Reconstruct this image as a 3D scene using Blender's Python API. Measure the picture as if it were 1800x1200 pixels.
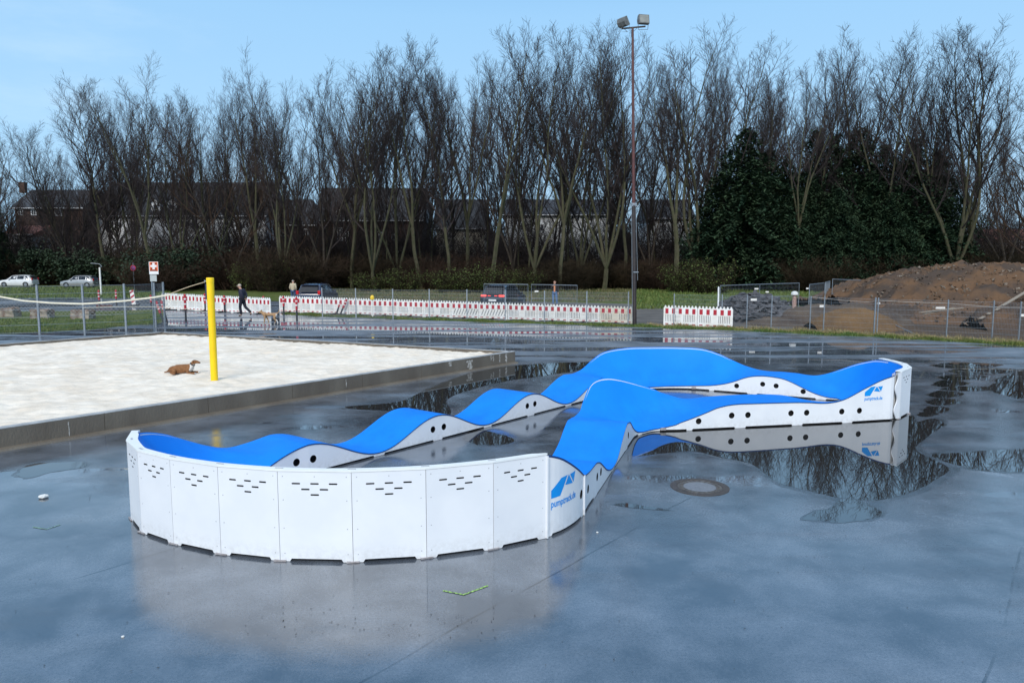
import bpy, math, random
import numpy as np
from mathutils import Vector, Matrix
from mathutils.geometry import tessellate_polygon
R=math.radians
for o in list(bpy.data.objects): bpy.data.objects.remove(o)
S=bpy.context.scene; C=S.collection
# ---------------------------------------------------------------- camera, sky, sun, exposure
CAMH=3.1; F=1300.0; TH=math.atan(140/1300.0)
cd=bpy.data.cameras.new('camera'); cam=bpy.data.objects.new('camera',cd); C.objects.link(cam)
cam.location=(0,0,CAMH); cam.rotation_euler=(math.pi/2-TH,0,0)
cd.sensor_width=36; cd.lens=26.0; cd.clip_start=.05; cd.clip_end=3000
S.camera=cam
SUN_EL=R(36); SUN_AZ=R(192)      # azimuth clockwise from +Y: behind the camera, a little left
w=bpy.data.worlds.new('World'); S.world=w; w.use_nodes=True
nt=w.node_tree; N=nt.nodes; L=nt.links; N.clear()
out=N.new('ShaderNodeOutputWorld'); bg=N.new('ShaderNodeBackground'); L.new(bg.outputs[0],out.inputs[0])
sky=N.new('ShaderNodeTexSky'); sky.sky_type='NISHITA'; sky.sun_disc=False
sky.sun_elevation=SUN_EL; sky.sun_rotation=SUN_AZ; sky.air_density=1.0; sky.dust_density=.6; sky.ozone_density=2.2
tc=N.new('ShaderNodeTexCoord'); mp=N.new('ShaderNodeMapping'); mp.inputs['Scale'].default_value=(1,1,3.2); mp.inputs['Location'].default_value=(.35,.2,.1)
L.new(tc.outputs['Generated'],mp.inputs[0])
nz=N.new('ShaderNodeTexNoise'); nz.inputs['Scale'].default_value=3.1; nz.inputs['Detail'].default_value=7; nz.inputs['Roughness'].default_value=.58
L.new(mp.outputs[0],nz.inputs['Vector'])
rp=N.new('ShaderNodeValToRGB'); rp.color_ramp.elements[0].position=.44; rp.color_ramp.elements[1].position=.78
rp.color_ramp.elements[0].color=(1,1,1,1); rp.color_ramp.elements[1].color=(.90,.90,.90,1)
L.new(nz.outputs[0],rp.inputs[0])
mx=N.new('ShaderNodeMix'); mx.data_type='RGBA'; L.new(rp.outputs[0],mx.inputs['Factor'])
L.new(sky.outputs[0],mx.inputs['A']); mx.inputs['B'].default_value=(4.7,8.0,11.6,1)   # thin high cloud
sp=N.new('ShaderNodeSeparateXYZ'); L.new(tc.outputs['Generated'],sp.inputs[0])
er=N.new('ShaderNodeValToRGB'); e_=er.color_ramp.elements; e_[0].position=.0; e_[0].color=(2.7,4.3,5.9,1); e_[1].position=1; e_[1].color=(6.2,6.6,7.0,1)
for p_,c3_ in((.10,(2.65,4.3,5.9,1)),(.30,(2.1,3.8,5.7,1)),(.42,(1.25,2.9,5.1,1)),(.60,(1.5,3.1,5.3,1))): q_=er.color_ramp.elements.new(p_); q_.color=c3_
L.new(sp.outputs['Z'],er.inputs[0]); L.new(er.outputs[0],mx.inputs['B'])
cl=N.new('ShaderNodeMapRange'); cl.interpolation_type='SMOOTHSTEP'; cl.inputs['From Min'].default_value=.54; cl.inputs['From Max'].default_value=.74; cl.inputs['To Max'].default_value=.22
L.new(nz.outputs[0],cl.inputs[0]); m3_=N.new('ShaderNodeMix'); m3_.data_type='RGBA'; L.new(cl.outputs[0],m3_.inputs['Factor']); L.new(mx.outputs['Result'],m3_.inputs['A']); m3_.inputs['B'].default_value=(4.2,5.4,6.4,1)
L.new(m3_.outputs['Result'],bg.inputs[0]); bg.inputs[1].default_value=.10
sd=bpy.data.lights.new('sun','SUN'); sd.energy=1.75; sd.angle=R(26); sd.color=(1,.95,.88)
sun=bpy.data.objects.new('sun',sd); C.objects.link(sun)
dv=Vector((math.sin(SUN_AZ)*math.cos(SUN_EL),math.cos(SUN_AZ)*math.cos(SUN_EL),math.sin(SUN_EL)))
sun.rotation_euler=dv.to_track_quat('Z','Y').to_euler()
S.view_settings.view_transform='Standard'; S.view_settings.look='None'; S.view_settings.gamma=1
S.view_settings.exposure=.8
S.render.engine='CYCLES'; S.cycles.max_bounces=6; S.cycles.transparent_max_bounces=12
S.render.resolution_x=1024; S.render.resolution_y=682
# ---------------------------------------------------------------- helpers
c_,s_=math.cos(TH),math.sin(TH)
def G(px,py,z=0.0):                     # photo pixel -> point of the horizontal plane z
    u=(px-900)/F; v=(py-600)/F; dy=c_-v*s_; dz=-s_-v*c_; t=(z-CAMH)/dz
    return Vector((u*t,dy*t,z))
def HZ(py,Y):                           # height of something at depth Y that shows at photo row py
    v=(py-600)/F
    return CAMH-(v*Y*c_+Y*s_)/(c_-v*s_)
def XP(px,Y,z=0):                       # world x of photo column px at depth Y
    return (px-900)/F*(Y*c_-(z-CAMH)*s_)
def lerp(a,b,t): return a+(b-a)*t
class MB:
    def __init__(s): s.v=[]; s.f=[]; s.m=[]
    def add(s,vs,fs,m=0):
        b=len(s.v); s.v.extend([tuple(p) for p in vs]); s.f.extend([tuple(i+b for i in f) for f in fs]); s.m.extend([m]*len(fs))
    def box(s,c,d,m=0,rot=None,bev=0):
        x,y,z=d[0]/2,d[1]/2,d[2]/2
        if bev:
            b=bev; vs=[];
            for sx in(-1,1):
                for sy in(-1,1):
                    for sz in(-1,1):
                        vs+= [(sx*(x-b),sy*(y-b),sz*z),(sx*(x-b),sy*y,sz*(z-b)),(sx*x,sy*(y-b),sz*(z-b))]
            import bmesh
            bm=bmesh.new()
            for p in vs: bm.verts.new(p)
            r=bmesh.ops.convex_hull(bm,input=bm.verts[:]); bm.verts.index_update()
            vs=[p.co.copy() for p in bm.verts]; fs=[[q.index for q in f.verts] for f in bm.faces]; bm.free()
        else:
            vs=[Vector((i*x,j*y,k*z)) for i in(-1,1) for j in(-1,1) for k in(-1,1)]
            fs=[(0,1,3,2),(4,6,7,5),(0,4,5,1),(2,3,7,6),(0,2,6,4),(1,5,7,3)]
        if rot is not None: vs=[rot@Vector(p) for p in vs]
        c=Vector(c); s.add([Vector(p)+c for p in vs],fs,m)
    def bar(s,a,b,wd,h=None,m=0,up=(0,0,1)):
        a=Vector(a);b=Vector(b);d=b-a; l=d.length
        if l<1e-6: return
        h=h or wd; d/=l; u=Vector(up)
        if abs(d.dot(u))>.98: u=Vector((1,0,0))
        sx=d.cross(u).normalized()*wd/2; sz=sx.normalized().cross(d)*h/2
        vs=[a-sx-sz,a+sx-sz,a+sx+sz,a-sx+sz,b-sx-sz,b+sx-sz,b+sx+sz,b-sx+sz]
        s.add(vs,[(0,3,2,1),(4,5,6,7),(0,1,5,4),(1,2,6,5),(2,3,7,6),(3,0,4,7)],m)
    def tube(s,pts,rad,n=8,m=0,cap=True):
        P=[Vector(p) for p in pts]; k=len(P)
        if not hasattr(rad,'__len__'): rad=[rad]*k
        b=len(s.v); u=None
        for i in range(k):
            d=(P[min(i+1,k-1)]-P[max(i-1,0)]).normalized()
            if u is None:
                u=d.cross(Vector((.3,.7,.2) if abs(d.z)>.9 else (0,0,1))).normalized()
            else:
                u=(u-d*u.dot(d)).normalized()
            w2=d.cross(u)
            for j in range(n):
                a=2*math.pi*j/n; s.v.append(tuple(P[i]+(u*math.cos(a)+w2*math.sin(a))*rad[i]))
        for i in range(k-1):
            for j in range(n):
                a=b+i*n+j; c=b+i*n+(j+1)%n; s.f.append((a,c,c+n,a+n)); s.m.append(m)
        if cap:
            s.f.append(tuple(b+j for j in range(n))[::-1]); s.f.append(tuple(b+(k-1)*n+j for j in range(n))); s.m+= [m,m]
    def lathe(s,c,prof,n=24,m=0,rot=None):
        b=len(s.v); c=Vector(c)
        for r,z in prof:
            for j in range(n):
                a=2*math.pi*j/n; p=Vector((r*math.cos(a),r*math.sin(a),z))
                if rot is not None: p=rot@p
                s.v.append(tuple(c+p))
        for i in range(len(prof)-1):
            for j in range(n):
                a=b+i*n+j; q=b+i*n+(j+1)%n; s.f.append((a,q,q+n,a+n)); s.m.append(m)
        s.f.append(tuple(b+j for j in range(n))[::-1]); s.f.append(tuple(b+(len(prof)-1)*n+j for j in range(n))); s.m+=[m,m]
    def build(s,name,mats,parent=None,smooth=False,world=False):
        me=bpy.data.meshes.new(name); me.from_pydata(s.v,[],s.f)
        if not isinstance(mats,(list,tuple)): mats=[mats]
        for mt in mats: me.materials.append(mt)
        if len(mats)>1: me.polygons.foreach_set('material_index',s.m)
        if smooth: me.polygons.foreach_set('use_smooth',[True]*len(s.f))
        me.update()
        o=bpy.data.objects.new(name,me); C.objects.link(o)
        if parent is not None:
            o.parent=parent
            if world: o.matrix_parent_inverse=Matrix.Identity(4); me.transform(parent.matrix_basis.inverted())
        return o
def tag(o,label=None,cat=None,group=None,kind=None):
    for k,v in(('label',label),('category',cat),('group',group),('kind',kind)):
        if v: o[k]=v
    return o
def empty(name,loc,label,cat,group=None,rz=0):
    o=bpy.data.objects.new(name,None); C.objects.link(o); o.location=loc; o.rotation_euler=(0,0,rz); o.empty_display_size=.3
    return tag(o,label,cat,group)
def kids(o): return [k for k in bpy.data.objects if k.parent==o]
def copy_tree(o,parent=None):
    c=o.copy(); C.objects.link(c); c.parent=parent
    for ch in KIDS.get(o.name,[]): copy_tree(ch,c)
    return c
KIDS={}
def reg(o):
    KIDS[o.name]=kids(o)
    for k in KIDS[o.name]: reg(k)
def mat(name,c1,c2=None,scale=6,rough=.6,bump=0,detail=6,metal=0,spec=.5,lo=.35,hi=.65,rough2=None,bscale=None,coat=0,vec=None,emit=None):
    m=bpy.data.materials.new(name); m.use_nodes=True; t=m.node_tree; b=t.nodes['Principled BSDF']
    b.inputs['Roughness'].default_value=rough; b.inputs['Metallic'].default_value=metal; b.inputs['Specular IOR Level'].default_value=spec
    b.inputs['Coat Weight'].default_value=coat
    co=t.nodes.new('ShaderNodeTexCoord'); mpn=t.nodes.new('ShaderNodeMapping'); t.links.new(co.outputs['Object'],mpn.inputs[0])
    if vec: mpn.inputs['Scale'].default_value=vec
    n=t.nodes.new('ShaderNodeTexNoise'); n.inputs['Scale'].default_value=scale; n.inputs['Detail'].default_value=detail; t.links.new(mpn.outputs[0],n.inputs['Vector'])
    r=t.nodes.new('ShaderNodeValToRGB'); r.color_ramp.elements[0].position=lo; r.color_ramp.elements[1].position=hi
    c2=c2 or tuple(x*.9 for x in c1)
    r.color_ramp.elements[0].color=(*c1,1); r.color_ramp.elements[1].color=(*c2,1)
    t.links.new(n.outputs[0],r.inputs[0]); t.links.new(r.outputs[0],b.inputs['Base Color'])
    if rough2 is not None:
        mr=t.nodes.new('ShaderNodeMapRange'); mr.inputs['From Min'].default_value=.35; mr.inputs['From Max'].default_value=.65
        mr.inputs['To Min'].default_value=rough; mr.inputs['To Max'].default_value=rough2
        t.links.new(n.outputs[0],mr.inputs[0]); t.links.new(mr.outputs[0],b.inputs['Roughness'])
    if bump:
        n2=t.nodes.new('ShaderNodeTexNoise'); n2.inputs['Scale'].default_value=bscale or scale*3; n2.inputs['Detail'].default_value=8
        t.links.new(mpn.outputs[0],n2.inputs['Vector'])
        bp=t.nodes.new('ShaderNodeBump'); bp.inputs['Strength'].default_value=bump; bp.inputs['Distance'].default_value=.02
        t.links.new(n2.outputs[0],bp.inputs['Height']); t.links.new(bp.outputs[0],b.inputs['Normal'])
    if emit: b.inputs['Emission Color'].default_value=(*emit,1); b.inputs['Emission Strength'].default_value=1
    return m
WHITE=mat('white_laminate',(.74,.755,.78),(.69,.71,.745),2.2,.34,rough2=.42,spec=.4)
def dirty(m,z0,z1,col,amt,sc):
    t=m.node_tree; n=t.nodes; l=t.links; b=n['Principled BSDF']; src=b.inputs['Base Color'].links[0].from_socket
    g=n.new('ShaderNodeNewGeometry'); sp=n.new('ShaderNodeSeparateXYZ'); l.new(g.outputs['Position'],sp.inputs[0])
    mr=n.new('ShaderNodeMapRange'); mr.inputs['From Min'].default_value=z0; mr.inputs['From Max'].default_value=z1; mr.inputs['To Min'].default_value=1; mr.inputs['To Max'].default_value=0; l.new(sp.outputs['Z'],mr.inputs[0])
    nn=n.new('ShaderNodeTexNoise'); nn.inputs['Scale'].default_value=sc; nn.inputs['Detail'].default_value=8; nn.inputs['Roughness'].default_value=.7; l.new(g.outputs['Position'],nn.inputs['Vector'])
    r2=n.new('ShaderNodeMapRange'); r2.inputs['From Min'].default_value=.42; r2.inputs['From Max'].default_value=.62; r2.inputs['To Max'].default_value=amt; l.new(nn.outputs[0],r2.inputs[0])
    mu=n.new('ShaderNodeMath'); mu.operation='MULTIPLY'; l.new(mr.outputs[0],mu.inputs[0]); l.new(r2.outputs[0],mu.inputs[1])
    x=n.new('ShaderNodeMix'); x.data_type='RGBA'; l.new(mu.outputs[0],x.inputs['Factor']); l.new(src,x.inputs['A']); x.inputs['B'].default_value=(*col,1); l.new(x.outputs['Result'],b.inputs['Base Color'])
dirty(WHITE,.0,.22,(.30,.28,.25),.30,14)
WEDGE=mat('white_laminate_edge',(.62,.62,.62),(.5,.5,.5),9,.6)
RAIL=mat('white_rail',(.78,.80,.80),(.71,.73,.73),3,.4,rough2=.5)
BLUE=mat('blue_deck',(.0,.215,.80),(.0,.185,.72),1.3,.5,rough2=.62,bump=.12,bscale=300,spec=.22,lo=.3,hi=.75)
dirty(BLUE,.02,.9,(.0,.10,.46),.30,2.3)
DBLUE=mat('deck_edge_blue',(.0,.035,.17),(.0,.03,.14),8,.5)
BLACK=mat('interior_shade',(.006,.006,.008),(.004,.004,.005),5,.9)  # near-black that stands in for the shade inside the closed track
LOGO=mat('logo_blue',(.0,.27,.74),(.0,.25,.70),5,.4)
GALV=mat('galvanised_steel',(.30,.33,.36),(.22,.25,.28),14,.45,metal=.55)
STEELP=mat('plate_steel',(.45,.42,.42),(.30,.27,.27),22,.45,metal=.4)
SCREW=mat('screw_grey',(.42,.43,.45),(.35,.36,.38),30,.5)
DARKM=mat('dark_metal',(.02,.021,.024),(.035,.035,.04),10,.5)
PLW=mat('plastic_white',(.72,.68,.62),(.80,.79,.77),3,.5,rough2=.6)
PLD=mat('plastic_dirty',(.58,.50,.38),(.70,.65,.56),2.5,.6)
PLR=mat('plastic_red',(.45,.02,.03),(.36,.015,.03),5,.5)
YEL=mat('yellow_paint',(.90,.60,.0),(.84,.54,.0),3,.4,rough2=.5)
RUBBER=mat('rubber',(.012,.012,.013),(.02,.02,.02),10,.7)
# ---------------------------------------------------------------- ground
def sheet(name,pts,z,m,kind='structure',label=None,sub=0):
    b=MB(); b.add([(p[0],p[1],z) for p in pts],[tuple(range(len(pts)))])
    o=b.build(name,m); 
    tr=o.data; tr.update()
    if tr.polygons[0].normal.z<0: tr.flip_normals()
    return tag(o,label,None,None,kind)
def ground_mat():
    m=mat('gravel_ground',(.10,.085,.075),(.17,.15,.135),1.3,.85,bump=.6,bscale=9)
    return m
def wet_asphalt():
    m=bpy.data.materials.new('wet_asphalt'); m.use_nodes=True; t=m.node_tree; n=t.nodes; l=t.links; b=n['Principled BSDF']
    co=n.new('ShaderNodeTexCoord')
    def noise(sc,det,ro=.5,vec=None,dist=0):
        q=n.new('ShaderNodeTexNoise'); q.inputs['Scale'].default_value=sc; q.inputs['Detail'].default_value=det; q.inputs['Roughness'].default_value=ro; q.inputs['Distortion'].default_value=dist
        if vec:
            mpn=n.new('ShaderNodeMapping'); mpn.inputs['Scale'].default_value=vec[:3]; mpn.inputs['Rotation'].default_value=(0,0,vec[3])
            l.new(co.outputs['Object'],mpn.inputs[0]); l.new(mpn.outputs[0],q.inputs['Vector'])
        else: l.new(co.outputs['Object'],q.inputs['Vector'])
        return q.outputs[0]
    def ramp(src,a,b2,ca,cb):
        r=n.new('ShaderNodeMapRange'); r.interpolation_type='SMOOTHSTEP'
        r.inputs['From Min'].default_value=a; r.inputs['From Max'].default_value=b2; r.inputs['To Min'].default_value=ca; r.inputs['To Max'].default_value=cb
        l.new(src,r.inputs[0]); return r.outputs[0]
    def mth(op,a,b2=None):
        q=n.new('ShaderNodeMath'); q.operation=op
        for i,x in enumerate((a,b2)):
            if x is None: continue
            if isinstance(x,(int,float)): q.inputs[i].default_value=x
            else: l.new(x,q.inputs[i])
        return q.outputs[0]
    big=noise(.22,5,.5,(.62,1.25,1,.12),.35)       # water lying in shallow dips
    mid=noise(1.0,5,.5,(.5,1.5,1,.08),.3)
    fine=mth('ADD',mth('MULTIPLY',noise(110,3,.6),.6),mth('MULTIPLY',noise(38,4,.6),.4))
    mass=mth('ADD',mth('MULTIPLY',big,.72),mth('MULTIPLY',mid,.28))
    sep=n.new('ShaderNodeSeparateXYZ'); l.new(co.outputs['Object'],sep.inputs[0])
    streak=noise(1.0,4,.5,(.13,1.25,1,.06),.35)  # rain water lying in long shallow ruts
    fw=ramp(sep.outputs['Y'],17,27,0,1)
    mass2=mth('ADD',mth('MULTIPLY',mass,mth('SUBTRACT',1.0,fw)),mth('MULTIPLY',mth('ADD',streak,.055),fw))
    pud=ramp(mass2,.552,.580,0,1)             # standing water
    damp=ramp(mass2,.38,.53,.25,.085)
    damp=mth('ADD',damp,mth('MULTIPLY',fw,.30))
    rough=mth('MULTIPLY',damp,mth('SUBTRACT',1.0,mth('MULTIPLY',pud,.93)))
    mpl=n.new('ShaderNodeMapping'); mpl.inputs['Rotation'].default_value=(0,0,math.radians(38.9)); l.new(co.outputs['Object'],mpl.inputs[0])
    sl=n.new('ShaderNodeSeparateXYZ'); l.new(mpl.outputs[0],sl.inputs[0])
    wob=mth('MULTIPLY',mth('SUBTRACT',noise(.6,3),.5),.12)
    lu=mth('DIVIDE',mth('ADD',mth('ADD',sl.outputs['X'],wob),.55),3.6); fl=mth('FLOOR',lu); frc=mth('SUBTRACT',lu,fl)
    wn=n.new('ShaderNodeTexWhiteNoise'); wn.noise_dimensions='1D'; l.new(fl,wn.inputs['W'])
    seam=mth('MULTIPLY',ramp(frc,.004,.008,1,0),ramp(noise(1.1,3),.40,.60,0,.8))
    lane=mth('SUBTRACT',wn.outputs['Value'],.5)
    rough=mth('ADD',rough,mth('MULTIPLY',mth('MULTIPLY',lane,.13),mth('SUBTRACT',1.0,pud)))
    blot=ramp(noise(1.3,6,.6,(.45,1.7,1,.05),.3),.48,.68,0,1)
    rough=mth('ADD',rough,mth('MULTIPLY',mth('MULTIPLY',blot,.13),mth('SUBTRACT',1.0,pud)))
    l.new(rough,b.inputs['Roughness'])
    cr=n.new('ShaderNodeValToRGB'); cr.color_ramp.elements[0].color=(.044,.053,.067,1); cr.color_ramp.elements[1].color=(.132,.150,.178,1)
    cr.color_ramp.elements[0].position=.38; cr.color_ramp.elements[1].position=.66
    l.new(noise(.9,7,.62,None,.2),cr.inputs[0])
    cf=n.new('ShaderNodeMix'); cf.data_type='RGBA'; cf.blend_type='MULTIPLY'; cf.inputs['Factor'].default_value=1
    fr=n.new('ShaderNodeValToRGB'); fr.color_ramp.elements[0].color=(.40,.40,.40,1); fr.color_ramp.elements[1].color=(1.7,1.7,1.7,1); fr.color_ramp.elements[0].position=.3; fr.color_ramp.elements[1].position=.72
    l.new(fine,fr.inputs[0]); l.new(cr.outputs[0],cf.inputs['A']); l.new(fr.outputs[0],cf.inputs['B'])
    sm=n.new('ShaderNodeMix'); sm.data_type='RGBA'; l.new(seam,sm.inputs['Factor']); l.new(cf.outputs['Result'],sm.inputs['A']); sm.inputs['B'].default_value=(.012,.012,.012,1)
    l.new(sm.outputs['Result'],b.inputs['Base Color'])
    b.inputs['IOR'].default_value=2.3
    # grain bump fades in standing water
    bp=n.new('ShaderNodeBump'); bp.inputs['Distance'].default_value=.0016
    g=mth('MULTIPLY',mth('SUBTRACT',1.0,pud),.5)
    l.new(g,bp.inputs['Strength']); l.new(fine,bp.inputs['Height']); l.new(bp.outputs[0],b.inputs['Normal'])
    return m
WATER=bpy.data.materials.new('standing_water'); WATER.use_nodes=True
_b=WATER.node_tree.nodes['Principled BSDF']; _b.inputs['Base Color'].default_value=(.022,.022,.022,1); _b.inputs['Roughness'].default_value=.004; _b.inputs['IOR'].default_value=2.3
_t=WATER.node_tree; _n=_t.nodes.new('ShaderNodeTexNoise'); _n.inputs['Scale'].default_value=3.2; _n.inputs['Detail'].default_value=2
_c=_t.nodes.new('ShaderNodeTexCoord'); _t.links.new(_c.outputs['Object'],_n.inputs['Vector'])
_p=_t.nodes.new('ShaderNodeBump'); _p.inputs['Strength'].default_value=.05; _p.inputs['Distance'].default_value=.004
_t.links.new(_n.outputs[0],_p.inputs['Height']); _t.links.new(_p.outputs[0],_b.inputs['Normal'])
ASPH=wet_asphalt()
RIMM=mat('soaked_asphalt',(.030,.034,.040),(.065,.072,.085),3.0,.05,rough2=.20,bump=.08,bscale=60); RIMM.node_tree.nodes['Principled BSDF'].inputs['IOR'].default_value=2.3
GRASSM=mat('grass_soil',(.055,.085,.018),(.11,.12,.04),1.1,.9,spec=.08,bump=.7,bscale=20)
sheet('ground',[(-400,-30),(400,-30),(400,1500),(-400,1500)],-.10,mat('earth_ground',(.06,.055,.04),(.10,.09,.065),.3,.95,bump=.6,bscale=3))
yard=[(-60,-8),(60,-8),G(2600,660),G(1800,606),G(1540,591),G(1290,580),G(1110,573.5),G(800,563.5),G(600,556.5),G(495,551.5),G(488,545),G(480,545),G(474,552.5),G(290,543),G(284,566),G(150,580.5),G(0,587),G(-700,640)]
sheet('asphalt_yard',yard,0,ASPH)
lane_m=mat('gravel_lane',(.09,.085,.08),(.15,.14,.13),.8,.7,spec=.08,bump=.5,bscale=14)
sheet('grass_verge',[G(-700,640),G(0,587),G(150,580.5),G(284,566),G(292,543),G(190,546),G(-500,548)],-.012,GRASSM)
sheet('road',[G(-800,552),G(190,546),G(474,552),G(488,544),G(520,530),G(300,522),G(-800,524)],-.016,ASPH)
sheet('lawn',[G(-800,524),G(300,523),G(520,530),G(1110,545),G(1260,541),G(1600,545),G(2600,560),G(2600,492),G(-800,492)],-.020,GRASSM)
sheet('gravel_lane',[G(488,544),G(495,552),G(1110,572),G(1290,579),G(1560,590),G(2600,640),G(2600,552),G(1600,541),G(1280,536),G(1110,534),G(700,524),G(520,520)],-.010,lane_m)
random.seed(5)
def blob(pts,n=10,amp=.06,seed=1):
    rd=random.Random(seed); P=[Vector(p[:2]) for p in pts]; k=len(P); o=[]
    for i in range(k):
        a,b,c,d=P[i-1],P[i],P[(i+1)%k],P[(i+2)%k]
        for j in range(n):
            t=j/n; q=.5*((2*b)+(c-a)*t+(2*a-5*b+4*c-d)*t*t+(3*b-a-3*c+d)*t**3)
            o.append(q)
    cen=sum(o,Vector((0,0)))/len(o); ph=[rd.uniform(0,6.28) for _ in range(8)]
    r=[]
    for i,q in enumerate(o):
        w3=sum(math.sin(i*2*math.pi/len(o)*f+ph[j%8])/f**.6 for j,f in enumerate((5,9,14,23,37,52)))
        d=(q-cen); sc=d.length or 1
        r.append(q+d/sc*amp*w3)
    return r
PK=[0]
def puddle(pts,label,amp=.05,seed=1):
    PK[0]+=1; k_=PK[0]
    pr=blob(pts,8,amp*1.6,seed+50); cen=sum(pr,Vector((0,0)))/len(pr); pr=[q+(q-cen).normalized()*min(.12,(q-cen).length*.10) for q in pr]
    b=MB(); b.add([(p.x,p.y,.0005+.00004*k_) for p in pr],tessellate_polygon([[Vector((p.x,p.y,0)) for p in pr]])); o=b.build('wet_rim',RIMM)
    import bmesh
    bm=bmesh.new(); bm.from_mesh(o.data); bmesh.ops.recalc_face_normals(bm,faces=bm.faces[:])
    if sum(f.normal.z for f in bm.faces)<0: bmesh.ops.reverse_faces(bm,faces=bm.faces[:])
    bm.to_mesh(o.data); bm.free(); tag(o,'wet margin round the '+label,None,None,'structure')
    b=MB(); pr=blob(pts,8,amp,seed)
    tri=tessellate_polygon([[Vector((p.x,p.y,0)) for p in pr]])
    b.add([(p.x,p.y,.0016+.00006*k_) for p in pr],tri); o=b.build('puddle',WATER)
    for p in o.data.polygons: pass
    import bmesh
    bm=bmesh.new(); bm.from_mesh(o.data); bmesh.ops.recalc_face_normals(bm,faces=bm.faces[:])
    if sum(f.normal.z for f in bm.faces)<0: bmesh.ops.reverse_faces(bm,faces=bm.faces[:])
    bm.to_mesh(o.data); bm.free()
    return tag(o,label,None,None,'structure')
puddle([G(*p) for p in[(1112,800),(1118,772),(1160,757),(1300,748),(1500,740),(1600,730),(1608,742),(1640,735),(1660,745),(1632,765),(1612,790),(1668,822),(1640,845),(1600,865),(1540,878),(1480,876),(1420,862),(1365,846),(1320,815),(1265,803),(1215,793),(1160,797)]],'large puddle mirroring the white wall and bare trees',.035,3)
puddle([G(*p) for p in[(1412,912),(1435,897),(1462,892),(1474,878),(1510,880),(1552,900),(1530,912),(1480,918),(1440,915)]],'small puddle just below the large one',.02,4)
puddle([G(*p) for p in[(600,716),(700,706),(745,688),(830,655),(905,643),(1000,637),(1045,638),(1030,648),(960,660),(900,668),(845,680),(790,700),(790,730),(740,735),(690,722)]],'puddle by the concrete wall corner',.10,5)
for k,(x0,x1,y,h) in enumerate([(1640,1760,642,5),(1668,1790,652,6),(1650,1735,663,5),(1640,1702,674,6),(1655,1770,683,4),(1632,1694,693,6),(1628,1690,706,6),(1622,1672,720,6),(1612,1648,728,4)]):
    puddle([G(*p) for p in[(x0,y),(lerp(x0,x1,.3),y-h),(lerp(x0,x1,.7),y-h*.8),(x1,y-h*.2),(lerp(x0,x1,.75),y+h*.7),(lerp(x0,x1,.25),y+h)]],'streak of standing water right of the track',.05,30+k)
puddle([G(*p) for p in[(1740,675),(1800,650),(1880,650),(1860,690),(1800,700),(1750,690)]],'puddle at the right edge',.12,6)
puddle([G(*p) for p in[(1640,800),(1700,795),(1800,790),(1850,815),(1800,830),(1700,822)]],'faint puddle at the right edge',.06,7)
puddle([G(*p) for p in[(815,770),(835,755),(880,763),(905,775),(870,782),(835,780)]],'small puddle inside the track loop',.03,8)
puddle([G(*p) for p in[(1080,886),(1100,884),(1140,890),(1180,897),(1130,894),(1095,890)]],'thin streak of water',.008,9)
puddle([G(*p) for p in[(30,832),(60,815),(140,812),(150,820),(90,830),(50,840)]],'thin puddle at the left',.03,10)
sheet('soil_ground',[G(1395,583),G(1560,590.5),G(2600,645),G(2600,560),G(1700,545),G(1480,548),G(1400,560)],-.004,mat('soil_ground',(.10,.065,.04),(.07,.055,.045),1.0,.95,spec=.08,bump=1,bscale=6))
# painted marks
PG=mat('green_spray_paint',(.35,.62,.12),(.06,.08,.05),60,.5,lo=.45,hi=.6)
PW=mat('pale_spray_paint',(.25,.45,.30),(.06,.07,.07),50,.5,lo=.4,hi=.6)
def strip(name,pts,wd,z,m,label):
    b=MB(); P=[Vector((p[0],p[1],0)) for p in pts]; vs=[]
    for i,p in enumerate(P):
        d=(P[min(i+1,len(P)-1)]-P[max(i-1,0)]).normalized(); nn=Vector((-d.y,d.x,0))*wd/2; vs+=[p-nn,p+nn]
    b.add([(v.x,v.y,z) for v in vs],[(2*i,2*i+2,2*i+3,2*i+1) for i in range(len(P)-1)])
    return tag(b.build(name,m),label,None,None,'structure')
strip('paint_mark',[G(779,1038),G(815,1045),G(858,1029)],.022,.0045,PG,'yellow-green sprayed chevron mark on the asphalt')
strip('paint_mark',[G(58,926),G(82,930),G(106,922)],.02,.0045,PW,'pale green sprayed mark on the asphalt at left')
# ---------------------------------------------------------------- the pump track
V2=lambda x,y:Vector((x,y))
track=empty('pump_track',(0,0,0),'white walled modular bike track with rolling bright blue deck standing on the wet asphalt','pump track')
def lin(P0,d,n,s,off): return (P0[0]+d[0]*s+n[0]*off,P0[1]+d[1]*s+n[1]*off)
def ip(x,xs,ys): return float(np.interp(x,xs,ys))
ST=[]   # stations: Lx,Ly,Lz,Rx,Ry,Rz   (L = left of travel), J = joint flags
def st(Lxy,Lz,Rxy,Rz,j=0): ST.append([Lxy[0],Lxy[1],Lz,Rxy[0],Rxy[1],Rz,j])
A0=(-2.72,10.9); dA=(.6284,.7779); nA=(-.7779,.6284); PER=2.67
def zA(s): return .255+.195*math.cos(2*math.pi*(s+.40)/PER)
s=-.4; k=0
while s<7.60:
    j=1 if k%12==0 else 0
    st(lin(A0,dA,nA,s,.98),zA(s)-.005,lin(A0,dA,nA,s,0),zA(s),j); s+=PER/24; k+=1
for a in [((1.30,17.41),.44,(2.05,16.81),.45,1),((1.50,17.72),.42,(2.28,17.09),.37),((1.75,18.08),.48,(2.50,17.34),.2),((2.02,18.38),.66,(2.75,17.55),.11),
  ((2.36,18.62),.83,(3.05,17.72),.075,1),((2.95,18.83),.905,(3.4,17.82),.07,1),((3.6,18.93),.91,(3.75,17.87),.08,1),((4.25,18.92),.91,(4.15,17.86),.09,1),((4.85,18.76),.89,(4.5,17.78),.11,1)]: st(*a)
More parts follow.
